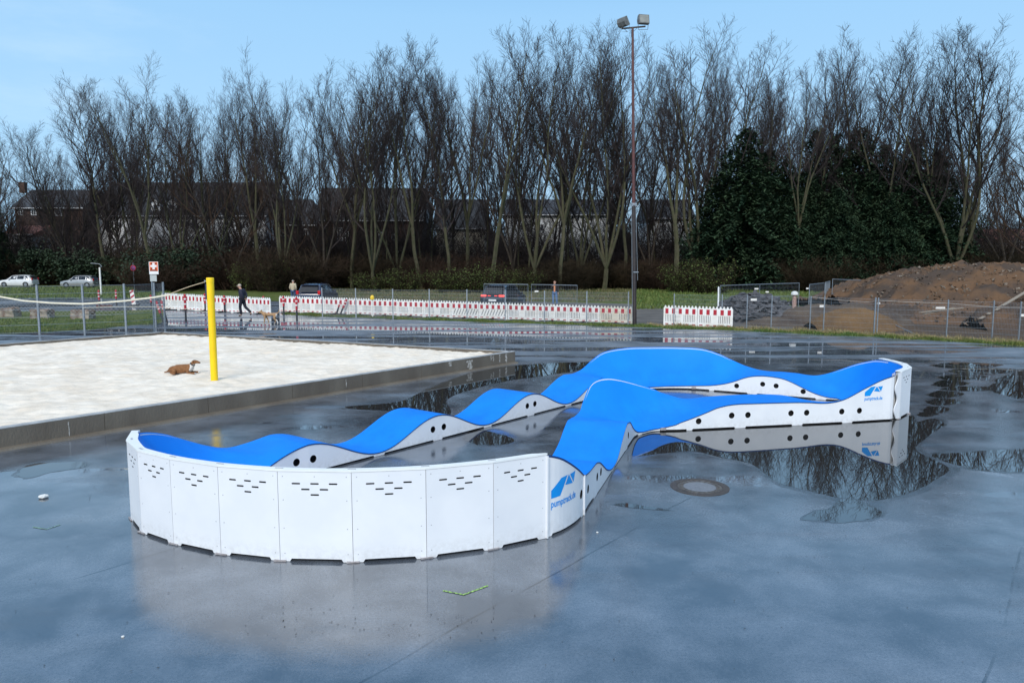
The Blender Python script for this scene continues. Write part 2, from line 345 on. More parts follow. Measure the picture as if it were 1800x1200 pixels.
F0=(4.5,17.78); dF=(.886,-.4637); nF=(.4637,.886)
FR=([0,.27,.61,.87,1.13,1.32,1.55,1.89,2.08,2.27,2.46,2.64,2.82,3.0],[.11,.134,.19,.277,.39,.44,.46,.445,.40,.316,.226,.15,.1,.07])
FL=([.24,.6,.88,1.22,1.5,1.76,2.15,2.41,2.66,2.91,3.15,3.39,3.62],[.81,.66,.55,.455,.43,.44,.43,.40,.405,.49,.6,.71,.79])
for s in [.3,.5,.7,.9,1.1,1.3,1.55,1.8,2.0,2.2,2.4,2.6,2.8,3.0,3.12]:
    st(lin(F0,dF,nF,s,1.0),ip(s,*FL),lin(F0,dF,nF,s,0),ip(s,*FR),1 if s in(.3,1.3,2.8) else 0)
for a in [((7.97,17.09),.71,(7.30,16.22),.06),((8.12,16.86),.81,(7.36,16.02),.06,1),((8.20,16.5),.90,(7.35,15.84),.06),((8.24,16.05),.93,(7.30,15.70),.06,1),((8.21,15.6),.935,(7.22,15.58),.06),
  ((8.08,15.15),.935,(7.10,15.44),.06,1),((7.88,14.83),.935,(6.95,15.33),.06),((7.60,14.52),.935,(6.75,15.22),.065,1)]: st(*a)
NE=(3.15,13.39); dN=(.981,.196); nN=(-.196,.981)
NR=([-.16,.08,.32,.5,.68,1.05,1.6,2.2,2.54,2.8,3.0,3.2,3.45,3.7,4.0],[.59,.51,.43,.40,.40,.43,.44,.43,.41,.36,.29,.22,.15,.1,.07])
NL=([-.45,-.28,0,.22,.44,.67,.89,1.12,1.94,2.47,2.78,3.02,3.2,3.38,3.5,3.74,4.0,4.2,4.42],[.08,.11,.18,.25,.325,.412,.455,.468,.46,.45,.42,.42,.446,.5,.547,.661,.77,.84,.90])
for s in [4.42,4.2,4.0,3.74,3.4,3.2,3.0,2.8,2.6,2.33,2.1,1.9,1.6,1.35,1.15,.95,.8,.65,.5,.35,.2,.08,-.05]:
    bow=.05*max(0,s-3.4)**1.2 if s>3.4 else 0
    st(lin(NE,dN,nN,s,bow),ip(s,*NL),lin(NE,dN,nN,min(s,3.75),1.0 if s<3.5 else 1.02+.1*(s-3.5)),ip(s,*NR),1 if s in(3.4,2.33,1.15,.08) else 0)
for a in [((3.02,13.37),.13,(2.8,14.34),.61,1),((2.85,13.36),.09,(2.5,14.28),.71),((2.72,13.35),.065,(2.22,14.2),.80,1),((2.62,13.33),.055,(2.04,14.13),.85),((2.52,13.27),.05,(1.85,14.05),.885,1),
  ((2.43,13.18),.05,(1.65,13.96),.87),((2.34,13.09),.055,(1.50,13.84),.80,1),((2.27,13.02),.07,(1.40,13.68),.66),((2.22,12.94),.10,(1.31,13.45),.51),((2.16,12.82),.16,(1.24,13.2),.41)]: st(*a)
RE=(.88,8.83); dR=(.304,.952); nR=(-.952,.304)
GL=([.3,.55,.8,1.05,1.27,1.5,1.72,2.0,2.25,2.5,2.85,3.1,3.36,3.67,3.88,4.1],[.45,.46,.46,.39,.29,.18,.1,.05,.05,.1,.26,.37,.44,.41,.32,.2])
GR=([.7,.8,1.05,1.27,1.5,1.72,2.0,2.25,2.5,2.85,3.1,3.36,3.67,3.88,4.1],[.45,.45,.39,.29,.18,.1,.06,.06,.1,.2,.33,.42,.41,.385,.385])
for s in [4.0,3.85,3.7,3.55,3.36,3.2,3.05,2.9,2.75,2.6,2.45,2.3,2.1,1.95,1.8,1.65,1.5,1.35,1.2,1.05,.9,.75]:
    st(lin(RE,dR,nR,s,0),ip(s,*GL),lin(RE,dR,nR,s,1.0),ip(s,*GR),1 if s in(3.36,2.1,.75) else 0)
FCX,FCY=-1.82,11.25
def circ(r,a): return (FCX+r*math.cos(R(a)),FCY+r*math.sin(R(a)))
for a in [((.99,9.2),.455,(.07,9.55),.40),((.93,9.0),.475,(-.01,9.36),.31),((.88,8.83),.51,(-.10,9.22),.23,1),((.80,8.62),.635,(-.20,9.11),.15),((.68,8.40),.775,(-.31,9.02),.10),((.54,8.21),.895,(-.44,8.94),.07)]: st(*a)
st(circ(3.86,-55.5),.96,(-.58,8.88),.062,1); st(circ(3.80,-57.5),.95,circ(2.66,-62.5),.06)
JA=[-65.3,-76.2,-87.4,-98.8,-109.2,-119.5,-128.8,-137.4]
for a in [-60,-62.5,-65.3,-69,-72.6,-76.2,-80,-83.7,-87.4,-91.2,-95,-98.8,-102.3,-105.8,-109.2,-112.6,-116,-119.5,-122.6,-125.7,-128.8,-131.7,-134.6,-137.4]:
    ai=-63+(a+60)/(-77.4)*-72
    rr=3.79 if a>-129 else 3.79-(-128.8-a)*.014
    st(circ(rr,a),.96,circ(2.66,ai),.06,1 if a in JA else 0)
for a in [(circ(3.60,-141),.96,(-3.66,9.45),.06),((-4.70,9.13),.955,(-3.67,9.58),.06,1),((-4.68,9.40),.905,(-3.62,9.73),.08),((-4.62,9.72),.80,(-3.54,9.88),.14),((-4.50,10.05),.64,(-3.45,10.01),.22),((-4.35,10.32),.50,(-3.34,10.14),.30),
  ((-4.17,10.58),.40,(-3.22,10.29),.37),((-3.98,10.85),.40,(-3.10,10.45),.42)]: st(*a)
# densify
def densify(ST):
    o=[];k=len(ST)
    for i in range(k):
        a,b,c,d=[np.array(ST[(i+q)%k][:6]) for q in(-1,0,1,2)]
        ln=max(np.linalg.norm((c-b)[:2]),np.linalg.norm((c-b)[3:5])); n=max(1,int(round(ln/.075)))
        for j in range(n):
            t=j/n; q=.5*((2*b)+(c-a)*t+(2*a-5*b+4*c-d)*t*t+(3*b-a-3*c+d)*t**3)
            o.append(list(q)+[ST[i][6] if j==0 else 0])
    return o
SD=densify(ST); NS=len(SD)
joints=[i for i,q in enumerate(SD) if q[6]]
LP=np.array([[q[0],q[1],q[2]] for q in SD]); RP=np.array([[q[3],q[4],q[5]] for q in SD])
NA=12
def prof(zl,zr,t):           # t 0 at L, 1 at R ; banked parts are concave
    hi,lo=max(zl,zr),min(zl,zr); dz=hi-lo
    u=t if zr>zl else 1-t      # 0 at low side
    bank=min(1,max(0,(dz-.12)/.3)); p=1+.75*bank
    return lo+dz*(u**p)
TH_DECK=.016
GRID=np.zeros((NS,NA+1,3))
for i in range(NS):
    for j in range(NA+1):
        p=lerp(LP[i],RP[i],j/NA); GRID[i,j]=(p[0],p[1],prof(LP[i][2],RP[i][2],j/NA))
_du=np.roll(GRID,-2,0)-np.roll(GRID,2,0); _dv=np.gradient(GRID,axis=1)
GN=np.cross(_dv,_du); GN/=np.linalg.norm(GN,axis=2,keepdims=True); GN*=np.sign(GN[:,:,2:3])
for ji,i0 in enumerate(joints):
    i1=joints[(ji+1)%len(joints)]; idx=list(range(i0,i1+1)) if i1>i0 else list(range(i0,NS))+list(range(0,i1+1))
    b=MB(); top=[]; rows=len(idx)
    for r,i in enumerate(idx):
        for j in range(NA+1):
            t=j/NA; p=lerp(LP[i],RP[i],t); z=prof(LP[i][2],RP[i][2],t)
            e=(RP[i]-LP[i])[:2]; e=e/np.linalg.norm(e); ov=-.008 if j==0 else (.008 if j==NA else 0)
            x,y=p[0]+e[0]*ov,p[1]+e[1]*ov
            if r in(0,rows-1):     # 3 mm joint between neighbouring decks
                q=idx[1] if r==0 else idx[-2]; m2=lerp(LP[q],RP[q],t); dd=m2[:2]-p[:2]; dl=np.linalg.norm(dd)
                if dl>1e-4: x+=dd[0]/dl*.0004; y+=dd[1]/dl*.0004
            top.append((x,y,z))
    n=len(top); vs=top+[(x,y,z-TH_DECK) for x,y,z in top]; fs=[];ms=[]
    W=NA+1
    for r in range(rows-1):
        for j in range(NA):
            a=r*W+j; fs.append((a,a+1,a+W+1,a+W)); ms.append(0); fs.append((n+a,n+a+W,n+a+W+1,n+a+1)); ms.append(1)
    for r in range(rows-1):
        a=r*W; fs.append((a,a+W,n+a+W,n+a)); ms.append(1)
        a=r*W+NA; fs.append((a,n+a,n+a+W,a+W)); ms.append(1)
    for j in range(NA):
        a=j; fs.append((a,n+a,n+a+1,a+1)); ms.append(1); a=(rows-1)*W+j; fs.append((a,a+1,n+a+1,n+a)); ms.append(1)
    b.v=vs
    A_,B_,C2_=[np.array(vs[q]) for q in fs[0][:3]]
    b.f=fs if np.cross(B_-A_,C2_-A_)[2]>0 else [f[::-1] for f in fs]
    b.m=ms
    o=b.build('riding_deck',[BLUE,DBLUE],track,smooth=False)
    me=o.data; me.polygons.foreach_set('use_smooth',[True]*len(ms)); ln=[]
    for p in me.polygons:
        for li in p.loop_indices:
            vi=me.loops[li].vertex_index
            ln.append(tuple(GN[idx[vi//W],vi%W]) if p.material_index==0 else tuple(p.normal))
    me.normals_split_custom_set(ln)
def arc(path):
    s=[0]
    for i in range(1,len(path)): s.append(s[-1]+math.hypot(path[i][0]-path[i-1][0],path[i][1]-path[i-1][1]))
    return s
def wall(name,path,ztop,zbot,holes,inside,mats,th=.018,label=None,parent=None,feet=True):
    """vertical panel along a ground path; path ordered, ztop per path point, holes = list of [(s,z)..]; inside=+1: thickness goes to the left of the path"""
    s=arc(path); Lg=s[-1]
    bot=[]
    if feet and Lg>.3:
        f=min(.12,Lg*.22); bot=[(0,.004),(f-.02,.004),(f,zbot),(Lg-f,zbot),(Lg-f+.02,.004),(Lg,.004)]
        ex=[q for q in s if f+.02<q<Lg-f-.02]; bot=[(0,.004),(f-.02,.004),(f,zbot)]+[(q,zbot) for q in ex]+[(Lg-f,zbot),(Lg-f+.02,.004),(Lg,.004)]
    else: bot=[(q,zbot) for q in s]
    top=[(s[i],ztop[i]) for i in range(len(s))][::-1]
    polys=[[Vector((x,z,0)) for x,z in bot+top]]+[[Vector((x,z,0)) for x,z in h] for h in holes]
    flat=[p for q in polys for p in q]
    from mathutils.geometry import delaunay_2d_cdt
    eds=[];kk=0
    for q in polys:
        m=len(q); eds+=[(kk+i,kk+(i+1)%m) for i in range(m)]; kk+=m
    pts2=[Vector((p.x,p.y)) for p in flat]
    if len(path)>2:
        for i in range(1,len(path)-1):
            for t in(.25,.5,.75):
                p=Vector((s[i],lerp(zbot,ztop[i],t)))
                if all(min((p-Vector(h0)).length for h0 in h)>.012 and (p-sum((Vector(h0) for h0 in h),Vector((0,0)))/len(h)).length>.05 for h in holes): pts2.append(p)
    rv,re,rf,ov,_,_=delaunay_2d_cdt(pts2,eds,[],1,1e-6)
    def inpoly(x,y,h):
        c=False
        for i in range(len(h)):
            x1,y1=h[i]; x2,y2=h[i-1]
            if (y1>y)!=(y2>y) and x<(x2-x1)*(y-y1)/(y2-y1)+x1: c=not c
        return c
    rf=[f for f in rf if not any(inpoly(sum(rv[i].x for i in f)/len(f),sum(rv[i].y for i in f)/len(f),h) for h in holes)]
    NF=len(flat)
    remap={}
    for i,l in enumerate(ov):
        for q in l:
            if i not in remap or q<NF: remap[i]=q
    allp=[Vector((p.x,p.y,0)) for p in pts2]
    tri=[tuple(remap.get(i,0) for i in f) for f in rf]
    def mp3(x,z,off):
        x=min(max(x,0),Lg); i=max(0,min(len(s)-2,int(np.searchsorted(s,x)-1))); t=(x-s[i])/(s[i+1]-s[i]+1e-9)
        p=(lerp(path[i][0],path[i+1][0],t),lerp(path[i][1],path[i+1][1],t)); d=(path[i+1][0]-path[i][0],path[i+1][1]-path[i][1]); l=math.hypot(*d)
        # smooth normal
        if 0<i<len(s)-2:
            a=path[i-1];c2=path[i+2]; d0=(path[i+1][0]-a[0],path[i+1][1]-a[1]); d1=(c2[0]-path[i][0],c2[1]-path[i][1]); d=(lerp(d0[0],d1[0],t),lerp(d0[1],d1[1],t)); l=math.hypot(*d)
        n=(-d[1]/l*inside,d[0]/l*inside); return (p[0]+n[0]*off,p[1]+n[1]*off,z)
    b=MB(); n=len(allp)
    b.v=[mp3(p.x,p.y,0) for p in allp]+[mp3(p.x,p.y,th) for p in allp]
    fr=[t if inside>0 else t[::-1] for t in [tuple(t) for t in tri]]
    b.f=[f for f in fr]+[tuple(i+n for i in f[::-1]) for f in fr]; b.m=[0]*len(b.f)
    k=0
    for qi,q in enumerate(polys):
        m=len(q)
        for i in range(m): a,c2=k+i,k+(i+1)%m; b.f.append((a,c2,c2+n,a+n)); b.m.append(2 if qi else 1)  # hole rims painted black so the openings read as shaded
        k+=m
    import bmesh
    o=b.build(name,list(mats)+[BLACK],parent or track)
    bm=bmesh.new(); bm.from_mesh(o.data); bmesh.ops.recalc_face_normals(bm,faces=bm.faces[:]); bm.to_mesh(o.data); bm.free()
    if label: o['label']=label
    return o,mp3
def ring(cx,cz,r,n=20): return [(cx+r*math.cos(2*math.pi*i/n),cz+r*math.sin(2*math.pi*i/n)) for i in range(n)]
def rrect(cx,cz,w2,h2,n=4):
    o=[]; 
    for k,(sx,sz) in enumerate(((1,1),(-1,1),(-1,-1),(1,-1))):
        for i in range(n+1):
            a=math.pi/2*(k+i/n); o.append((cx+sx*(w2/2-h2/2)+h2/2*math.cos(a),cz+h2/2*math.sin(a)))
    return o
def project(path,s,x,y):
    best=(9,0)
    for i in range(len(path)-1):
        ax,ay=path[i][:2];bx,by=path[i+1][:2]; dx,dy=bx-ax,by-ay; l2=dx*dx+dy*dy+1e-12
        t=min(1,max(0,((x-ax)*dx+(y-ay)*dy)/l2)); d=math.hypot(ax+dx*t-x,ay+dy*t-y)
        if d<best[0]: best=(d,s[i]+t*math.sqrt(l2))
    return best
# measured hole centres (world x,y,z)
HOLES=[]
for sx,z in [(-.61,.222),(-.33,.217),(2.15,.215),(2.42,.215),(4.82,.22),(5.07,.226),(7.5,.22),(7.75,.22)]: HOLES.append((*lin(A0,dA,nA,sx,0),z))
for sx,z in [(.31,.169),(.97,.249),(1.30,.246),(2.19,.243),(2.52,.24),(3.27,.232),(3.66,.232)]: HOLES.append((*lin(NE,dN,nN,sx,0),z))
for sx,z in [(.94,.173),(1.53,.26),(1.83,.242),(2.42,.157)]: HOLES.append((*lin(F0,dF,nF,sx,0),z))
for sx,z in [(.3,.24),(.86,.24),(1.12,.24),(3.3,.2),(3.55,.2),(-.12,.30)]: HOLES.append((*lin(RE,dR,nR,sx,0),z))
berm_a=FCX
CURVED={}
for ji,i0 in enumerate(joints):
    i1=joints[(ji+1)%len(joints)]; idx=list(range(i0,i1+1)) if i1>i0 else list(range(i0,NS))+list(range(0,i1+1))
    for side,PP in(('L',LP),('R',RP)):
        path=[(PP[i][0],PP[i][1]) for i in idx]; zt=[PP[i][2]-TH_DECK-.001 for i in idx]
        mid=PP[idx[len(idx)//2]]
        mz=mid[2]
        if side=='L' and mz>.92 and (mid[1]<9.3 or mid[0]>7): continue      # flat berm panels stand here
        # drop duplicate points
        keep=[0]
        for q in range(1,len(path)):
            if math.hypot(path[q][0]-path[keep[-1]][0],path[q][1]-path[keep[-1]][1])>.012: keep.append(q)
        path=[path[q] for q in keep]; zt=[zt[q] for q in keep]; s=arc(path)
        if s[-1]<.05: continue
        hs=[]
        for hx,hy,hz in HOLES:
            d,sp=project(path,s,hx,hy)
            if d<.06 and .07<sp<s[-1]-.07: hs.append(ring(sp,hz,.057))
        mx_=max(zt); th=.018
        feet=s[-1]>.6
        o,f3=wall('side_panel',path,zt,.03 if min(zt)>.035 else .012,hs,-1 if side=='L' else 1,[WHITE,WEDGE],th,feet=feet)
        if side=='L' and abs(mid[0]-.66)<.35 and abs(mid[1]-8.4)<.35: CURVED['front']=(path,s,f3,o)
        if side=='L' and 6.9<mid[0]<7.3 and mid[1]<14.5: CURVED['right']=(path,s,f3,o)
# black sheets under the decks, standing in for the shade inside the modules
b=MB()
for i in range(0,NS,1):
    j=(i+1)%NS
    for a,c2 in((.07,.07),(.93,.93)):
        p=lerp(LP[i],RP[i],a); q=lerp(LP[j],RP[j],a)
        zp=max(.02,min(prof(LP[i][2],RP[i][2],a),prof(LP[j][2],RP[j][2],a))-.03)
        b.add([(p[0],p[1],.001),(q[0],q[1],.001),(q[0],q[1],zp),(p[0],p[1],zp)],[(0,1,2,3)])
b.build('inner_shade_sheet',BLACK,track)
# the black shade sheets are what shows through the round holes
# flat berm panels with slots
def berm(poly,ztop,inset,name='berm_panel'):
    for i in range(len(poly)-1):
        a,c2=Vector(poly[i]),Vector(poly[i+1]); d=(c2-a); Lg=d.length; d/=Lg; g=.0025
        path=[tuple(a+d*g),tuple(c2-d*g)]; lg=Lg-2*g
        hs=[]
        for row,(cnt,z) in enumerate(((3,ztop-.145),(2,ztop-.205),(1,ztop-.262))):
            for q in range(cnt): hs.append(rrect(lg/2+(q-(cnt-1)/2)*.19*lg/.75,z,.088*lg/.75,.0165))
        o,f3=wall(name,path,[ztop-.022]*2,.034,hs,-1,[WHITE,WEDGE],.018)
        for sx,z in [(x,z) for x in(.05,lg-.05) for z in(.09,.36,.66,ztop-.07)]+[(lg/2,ztop-.07)]:
            sb=MB(); p=f3(sx,z,-.0015); q=f3(sx,z,.004); sb.tube([p,q],.0065,6); sb.build('screw',SCREW,o)
        # steel foot plate at the joint
        fb=MB(); n=Vector((-d.y,d.x)); rot=Matrix.Rotation(math.atan2(d.y,d.x),3,'Z')
        fb.box((c2.x+n.x*-.01,c2.y+n.y*-.01,.011),(.13,.05,.014),0,rot); fb.build('foot_plate',STEELP,track)
        # black sheet behind the panel, shade painted in for the slots
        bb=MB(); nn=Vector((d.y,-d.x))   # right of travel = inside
        p0=a+nn*.05; p1=c2+nn*.05; bb.add([(p0.x,p0.y,.002),(p1.x,p1.y,.002),(p1.x,p1.y,ztop-.05),(p0.x,p0.y,ztop-.05)],[(0,1,2,3)]); bb.build('panel_shade_sheet',BLACK,o)
    # top rail: outer polygon, inner smooth line
    return
FPOLY=[circ(3.88,-55.3)]+[circ(3.88,a) for a in JA[:6]]+[circ(3.89,-128.8),circ(3.80,-137.4),(-4.80,9.17)]
berm(FPOLY,.98,.1)
RPOLY=[(8.33,16.42),(8.37,16.05),(8.37,15.55),(8.17,14.97),(7.68,14.42)]
berm(RPOLY,.955,.1)
def rail(poly,blue,z,name='top_rail'):
    # strip between the polygon outside and the blue deck edge inside
    b=MB(); P=[Vector(p) for p in poly]; o=[]
    for i in range(len(P)-1):
        for j in range(8): o.append(lerp(P[i],P[i+1],j/8))
    o.append(P[-1])
    inn=[]
    for p in o:
        best=min(blue,key=lambda q:(Vector(q[:2])-p).length); 
        inn.append(best)
    vs=[]
    for p,q in zip(o,inn):
        d=(Vector(q[:2])-p); d=d.normalized() if d.length>1e-5 else Vector((0,1))
        po=p-d*.006; qi=Vector(q[:2])-d*.004
        vs+=[(po.x,po.y,z),(qi.x,qi.y,z),(po.x,po.y,z-.02),(qi.x,qi.y,z-.02)]
    fs=[]
    for i in range(len(o)-1):
        a=4*i; c2=a+4; fs+=[(a,c2,c2+1,a+1),(a+2,a+3,c2+3,c2+2),(a,a+2,c2+2,c2),(a+1,c2+1,c2+3,a+3)]
    fs+=[(0,1,3,2),(len(vs)-4,len(vs)-2,len(vs)-1,len(vs)-3)]
    b.add(vs,[f[::-1] for f in fs]); r=b.build(name,[RAIL],track)
    import bmesh
    bm=bmesh.new(); bm.from_mesh(r.data); bmesh.ops.recalc_face_normals(bm,faces=bm.faces[:]); bm.to_mesh(r.data); bm.free()
    # bolt plates over joints
    for i in range(1,len(P)-1):
        q=min(blue,key=lambda q:(Vector(q[:2])-P[i]).length); m=lerp(P[i],Vector(q[:2]),.45); d=(P[i+1]-P[i-1]).normalized()
        sb=MB(); sb.box((m.x,m.y,z+.0025),(.085,.022,.005),0,Matrix.Rotation(math.atan2(d.y,d.x),3,'Z')); sb.build('bolt_plate',SCREW,r)
bl=[tuple(LP[i]) for i in range(NS) if LP[i][1]<9.4 and LP[i][0]<.5 and LP[i][2]>.9]
rail(FPOLY,bl,.982)
br=[tuple(LP[i]) for i in range(NS) if LP[i][0]>7 and LP[i][2]>.88 and LP[i][1]<16.8]
rail(RPOLY,br,.957)
# protruding ends where the curved panels meet the berm
eb=MB(); e0=Vector(FPOLY[0]); eb.box((e0.x+.004,e0.y-.004,.478),(.018,.034,.945),0,Matrix.Rotation(R(40),3,'Z')); eb.build('edge_post',WHITE,track)
eb=MB(); eb.box((RE[0]+.004,RE[1]-.005,.255),(.02,.03,.50),0,Matrix.Rotation(R(60),3,'Z')); eb.build('edge_post',WHITE,track)
# scalloped end board at the right berm
eb=MB(); a0=Vector((7.50,14.30)); a1=Vector((7.68,14.42)); n=26; fr=[]
for i in range(n+1):
    z=.02+(.93-.02)*i/n; x=.30+.22*math.cos(i/n*math.pi*4.2+.6); p=lerp(a0,a1,x); fr.append((p.x,p.y,z)); 
for i in range(n+1):
    z=.02+(.93-.02)*i/n; fr.append((a1.x,a1.y,z))
eb.add(fr,[(i,i+n+1,i+n+2,i+1) for i in range(n)]); o=eb.build('scalloped_board',WHITE,track)
md=o.modifiers.new('s','SOLIDIFY'); md.thickness=.02
eb=MB(); 
a0b=Vector((7.46,14.36)); a1b=Vector((7.66,14.50)); eb.add([(a0b.x,a0b.y,.01),(a1b.x,a1b.y,.01),(a1b.x,a1b.y,.92),(a0b.x,a0b.y,.92)],[(0,1,2,3)]); eb.build('end_recess',WEDGE,track)
# steel connector plates on the low joints
for p,ang in(((2.78,13.345),5),((4.42,17.78),0)):
    eb=MB(); eb.box((p[0],p[1]-.012,.05),(.10,.012,.05),0,Matrix.Rotation(R(ang),3,'Z')); eb.build('connector_plate',STEELP,track)
# logo on the two curved panels: mountain emblem and lettering, wrapped on the panel
def tri2(poly): return tessellate_polygon([[Vector((x,y,0)) for x,y in poly]])
EMB=[[(0,0),(.0,.43),(.34,.97),(.60,1.0),(.30,.02)],[(.66,1.0),(.50,.50),(.86,.40)],[(.72,.96),(1.0,1.0),(.90,.42)]]
def logo(which,s0,z0,wd,hg,txtz,txtw,rev=False):
    path,s,f3,par=CURVED[which]; Lg=s[-1]
    # panels are traversed right-to-left seen from outside, so mirror x
    def m3(x,z): return f3(Lg-(s0+x),z,-.003)
    for pl in EMB:
        b=MB(); dens=[]
        for i in range(len(pl)):
            for j in range(4): dens.append((lerp(pl[i][0],pl[(i+1)%len(pl)][0],j/4)*wd,lerp(pl[i][1],pl[(i+1)%len(pl)][1],j/4)*hg))
        from mathutils.geometry import delaunay_2d_cdt
        gp=[Vector(p) for p in dens]+[Vector((wd*a/12,hg*c3/8)) for a in range(13) for c3 in range(9)]
        rv,_,rf,_,_,_=delaunay_2d_cdt(gp,[(i,(i+1)%len(dens)) for i in range(len(dens))],[],1,1e-6)
        us=sorted({i for f in rf for i in f}); ix={q:i for i,q in enumerate(us)}
        b.add([m3(rv[q].x,z0+rv[q].y) for q in us],[tuple(ix[i] for i in f) for f in rf]); b.build('emblem_shape',LOGO,par)
    cu=bpy.data.curves.new('lettering','FONT'); cu.body='pumptrack.de'; cu.size=1; cu.offset=.022
    to=bpy.data.objects.new('t',cu); C.objects.link(to); bpy.context.view_layer.update()
    me=bpy.data.meshes.new_from_object(to.evaluated_get(bpy.context.evaluated_depsgraph_get())); bpy.data.objects.remove(to)
    xs=[v.co.x for v in me.vertices]; x0,x1=min(xs),max(xs); sc=txtw/(x1-x0)
    for v in me.vertices:
        x=(v.co.x-x0)*sc; z=txtz+v.co.y*sc*1.25; p=m3(x,z); v.co=p
    me.materials.clear(); me.materials.append(LOGO)
    o=bpy.data.objects.new('lettering',me); C.objects.link(o); o.parent=par
print('curved',CURVED.keys())
if 'front' in CURVED: logo('front',.09,.44,.50,.215,.335,.51)
if 'right' in CURVED: logo('right',.36,.51,.41,.185,.43,.41)
# ---------------------------------------------------------------- manhole, small litter
mh=empty('manhole_cover',(2.60,9.97,0),'round steel manhole cover with pale concrete centre set in the wet asphalt','manhole cover')
b=MB(); b.lathe((0,0,0),[(.40,.0),(.40,.006),(.315,.007),(.312,.002)],48); b.build('frame_ring',mat('cast_iron',(.035,.026,.020),(.07,.055,.045),26,.55,bump=.5),mh)
b=MB(); b.lathe((0,0,0),[(.30,.0),(.30,.006),(.225,.006),(.222,.003)],48)
for k in range(24):
    a=k*math.pi/12; b.box((.26*math.cos(a),.26*math.sin(a),.008),(.05,.014,.005),0,Matrix.Rotation(a,3,'Z'))
b.build('lid_rim',mat('cast_iron_lid',(.05,.045,.042),(.12,.11,.10),30,.6,bump=.4),mh)
b=MB(); b.lathe((0,0,0),[(.22,.0),(.22,.0055),(.0005,.006)],48); b.build('lid_centre',mat('lid_concrete',(.13,.135,.15),(.19,.195,.21),22,.4,bump=.3),mh)
def stone(p,r,m,label,name='stone',cat='stone',sq=.6,seed=1):
    rd=random.Random(seed); import bmesh
    bm=bmesh.new(); bmesh.ops.create_icosphere(bm,subdivisions=2,radius=r)
    ph=[rd.uniform(0,6) for _ in range(3)]
    for v in bm.verts:
        c=v.co.normalized(); k=1+.18*math.sin(c.x*3+ph[0])+.15*math.sin(c.y*4+ph[1]); v.co*=k; v.co.z*=sq; v.co.x*=1.35
    me=bpy.data.meshes.new(name); bm.to_mesh(me); bm.free(); me.materials.append(m)
    o=bpy.data.objects.new(name,me); C.objects.link(o); o.location=(p[0],p[1],p[2]+r*sq*.8); return tag(o,label,cat)
WST=mat('white_stone',(.7,.7,.68),(.55,.56,.55),12,.7)
stone(G(75,875),.045,WST,'small white stone lying on the wet asphalt at far left',seed=2)
stone(G(216,1119),.012,WST,'tiny white chip below the left end of the track','chip','chip',seed=3)
stone(G(1050,936),.012,WST,'tiny white chip right of the curved logo panel','chip','chip',seed=4)
rd=random.Random(9)
LEAF=mat('dead_leaf',(.012,.009,.006),(.035,.02,.01),20,.8)
b=MB()
for _ in range(150):
    p=G(rd.uniform(-50,1850),rd.uniform(800,1195)); r=rd.uniform(.003,.010); a=rd.uniform(0,6.28)
    q=[(p.x+r*k*math.cos(a+t),p.y+r*k*math.sin(a+t),.006+rd.uniform(0,.004)) for t,k in((0,1.4),(1.5,.5),(3.1,1.2),(4.6,.6))]
    b.add(q,[(0,1,2,3)])
for _ in range(70):
    cx,cy=(570,1100) if rd.random()<.5 else (800,1105); p=G(rd.gauss(cx,60),rd.gauss(cy-5,14)); r=rd.uniform(.004,.010); a=rd.uniform(0,6.28)
    b.add([(p.x+r*k*math.cos(a+t),p.y+r*k*math.sin(a+t),.006) for t,k in((0,1.4),(1.5,.5),(3.1,1.2),(4.6,.6))],[(0,1,2,3)])
tag(b.build('leaf_litter',LEAF),'dark bits of leaf and grit scattered over the asphalt','litter',None,'stuff')
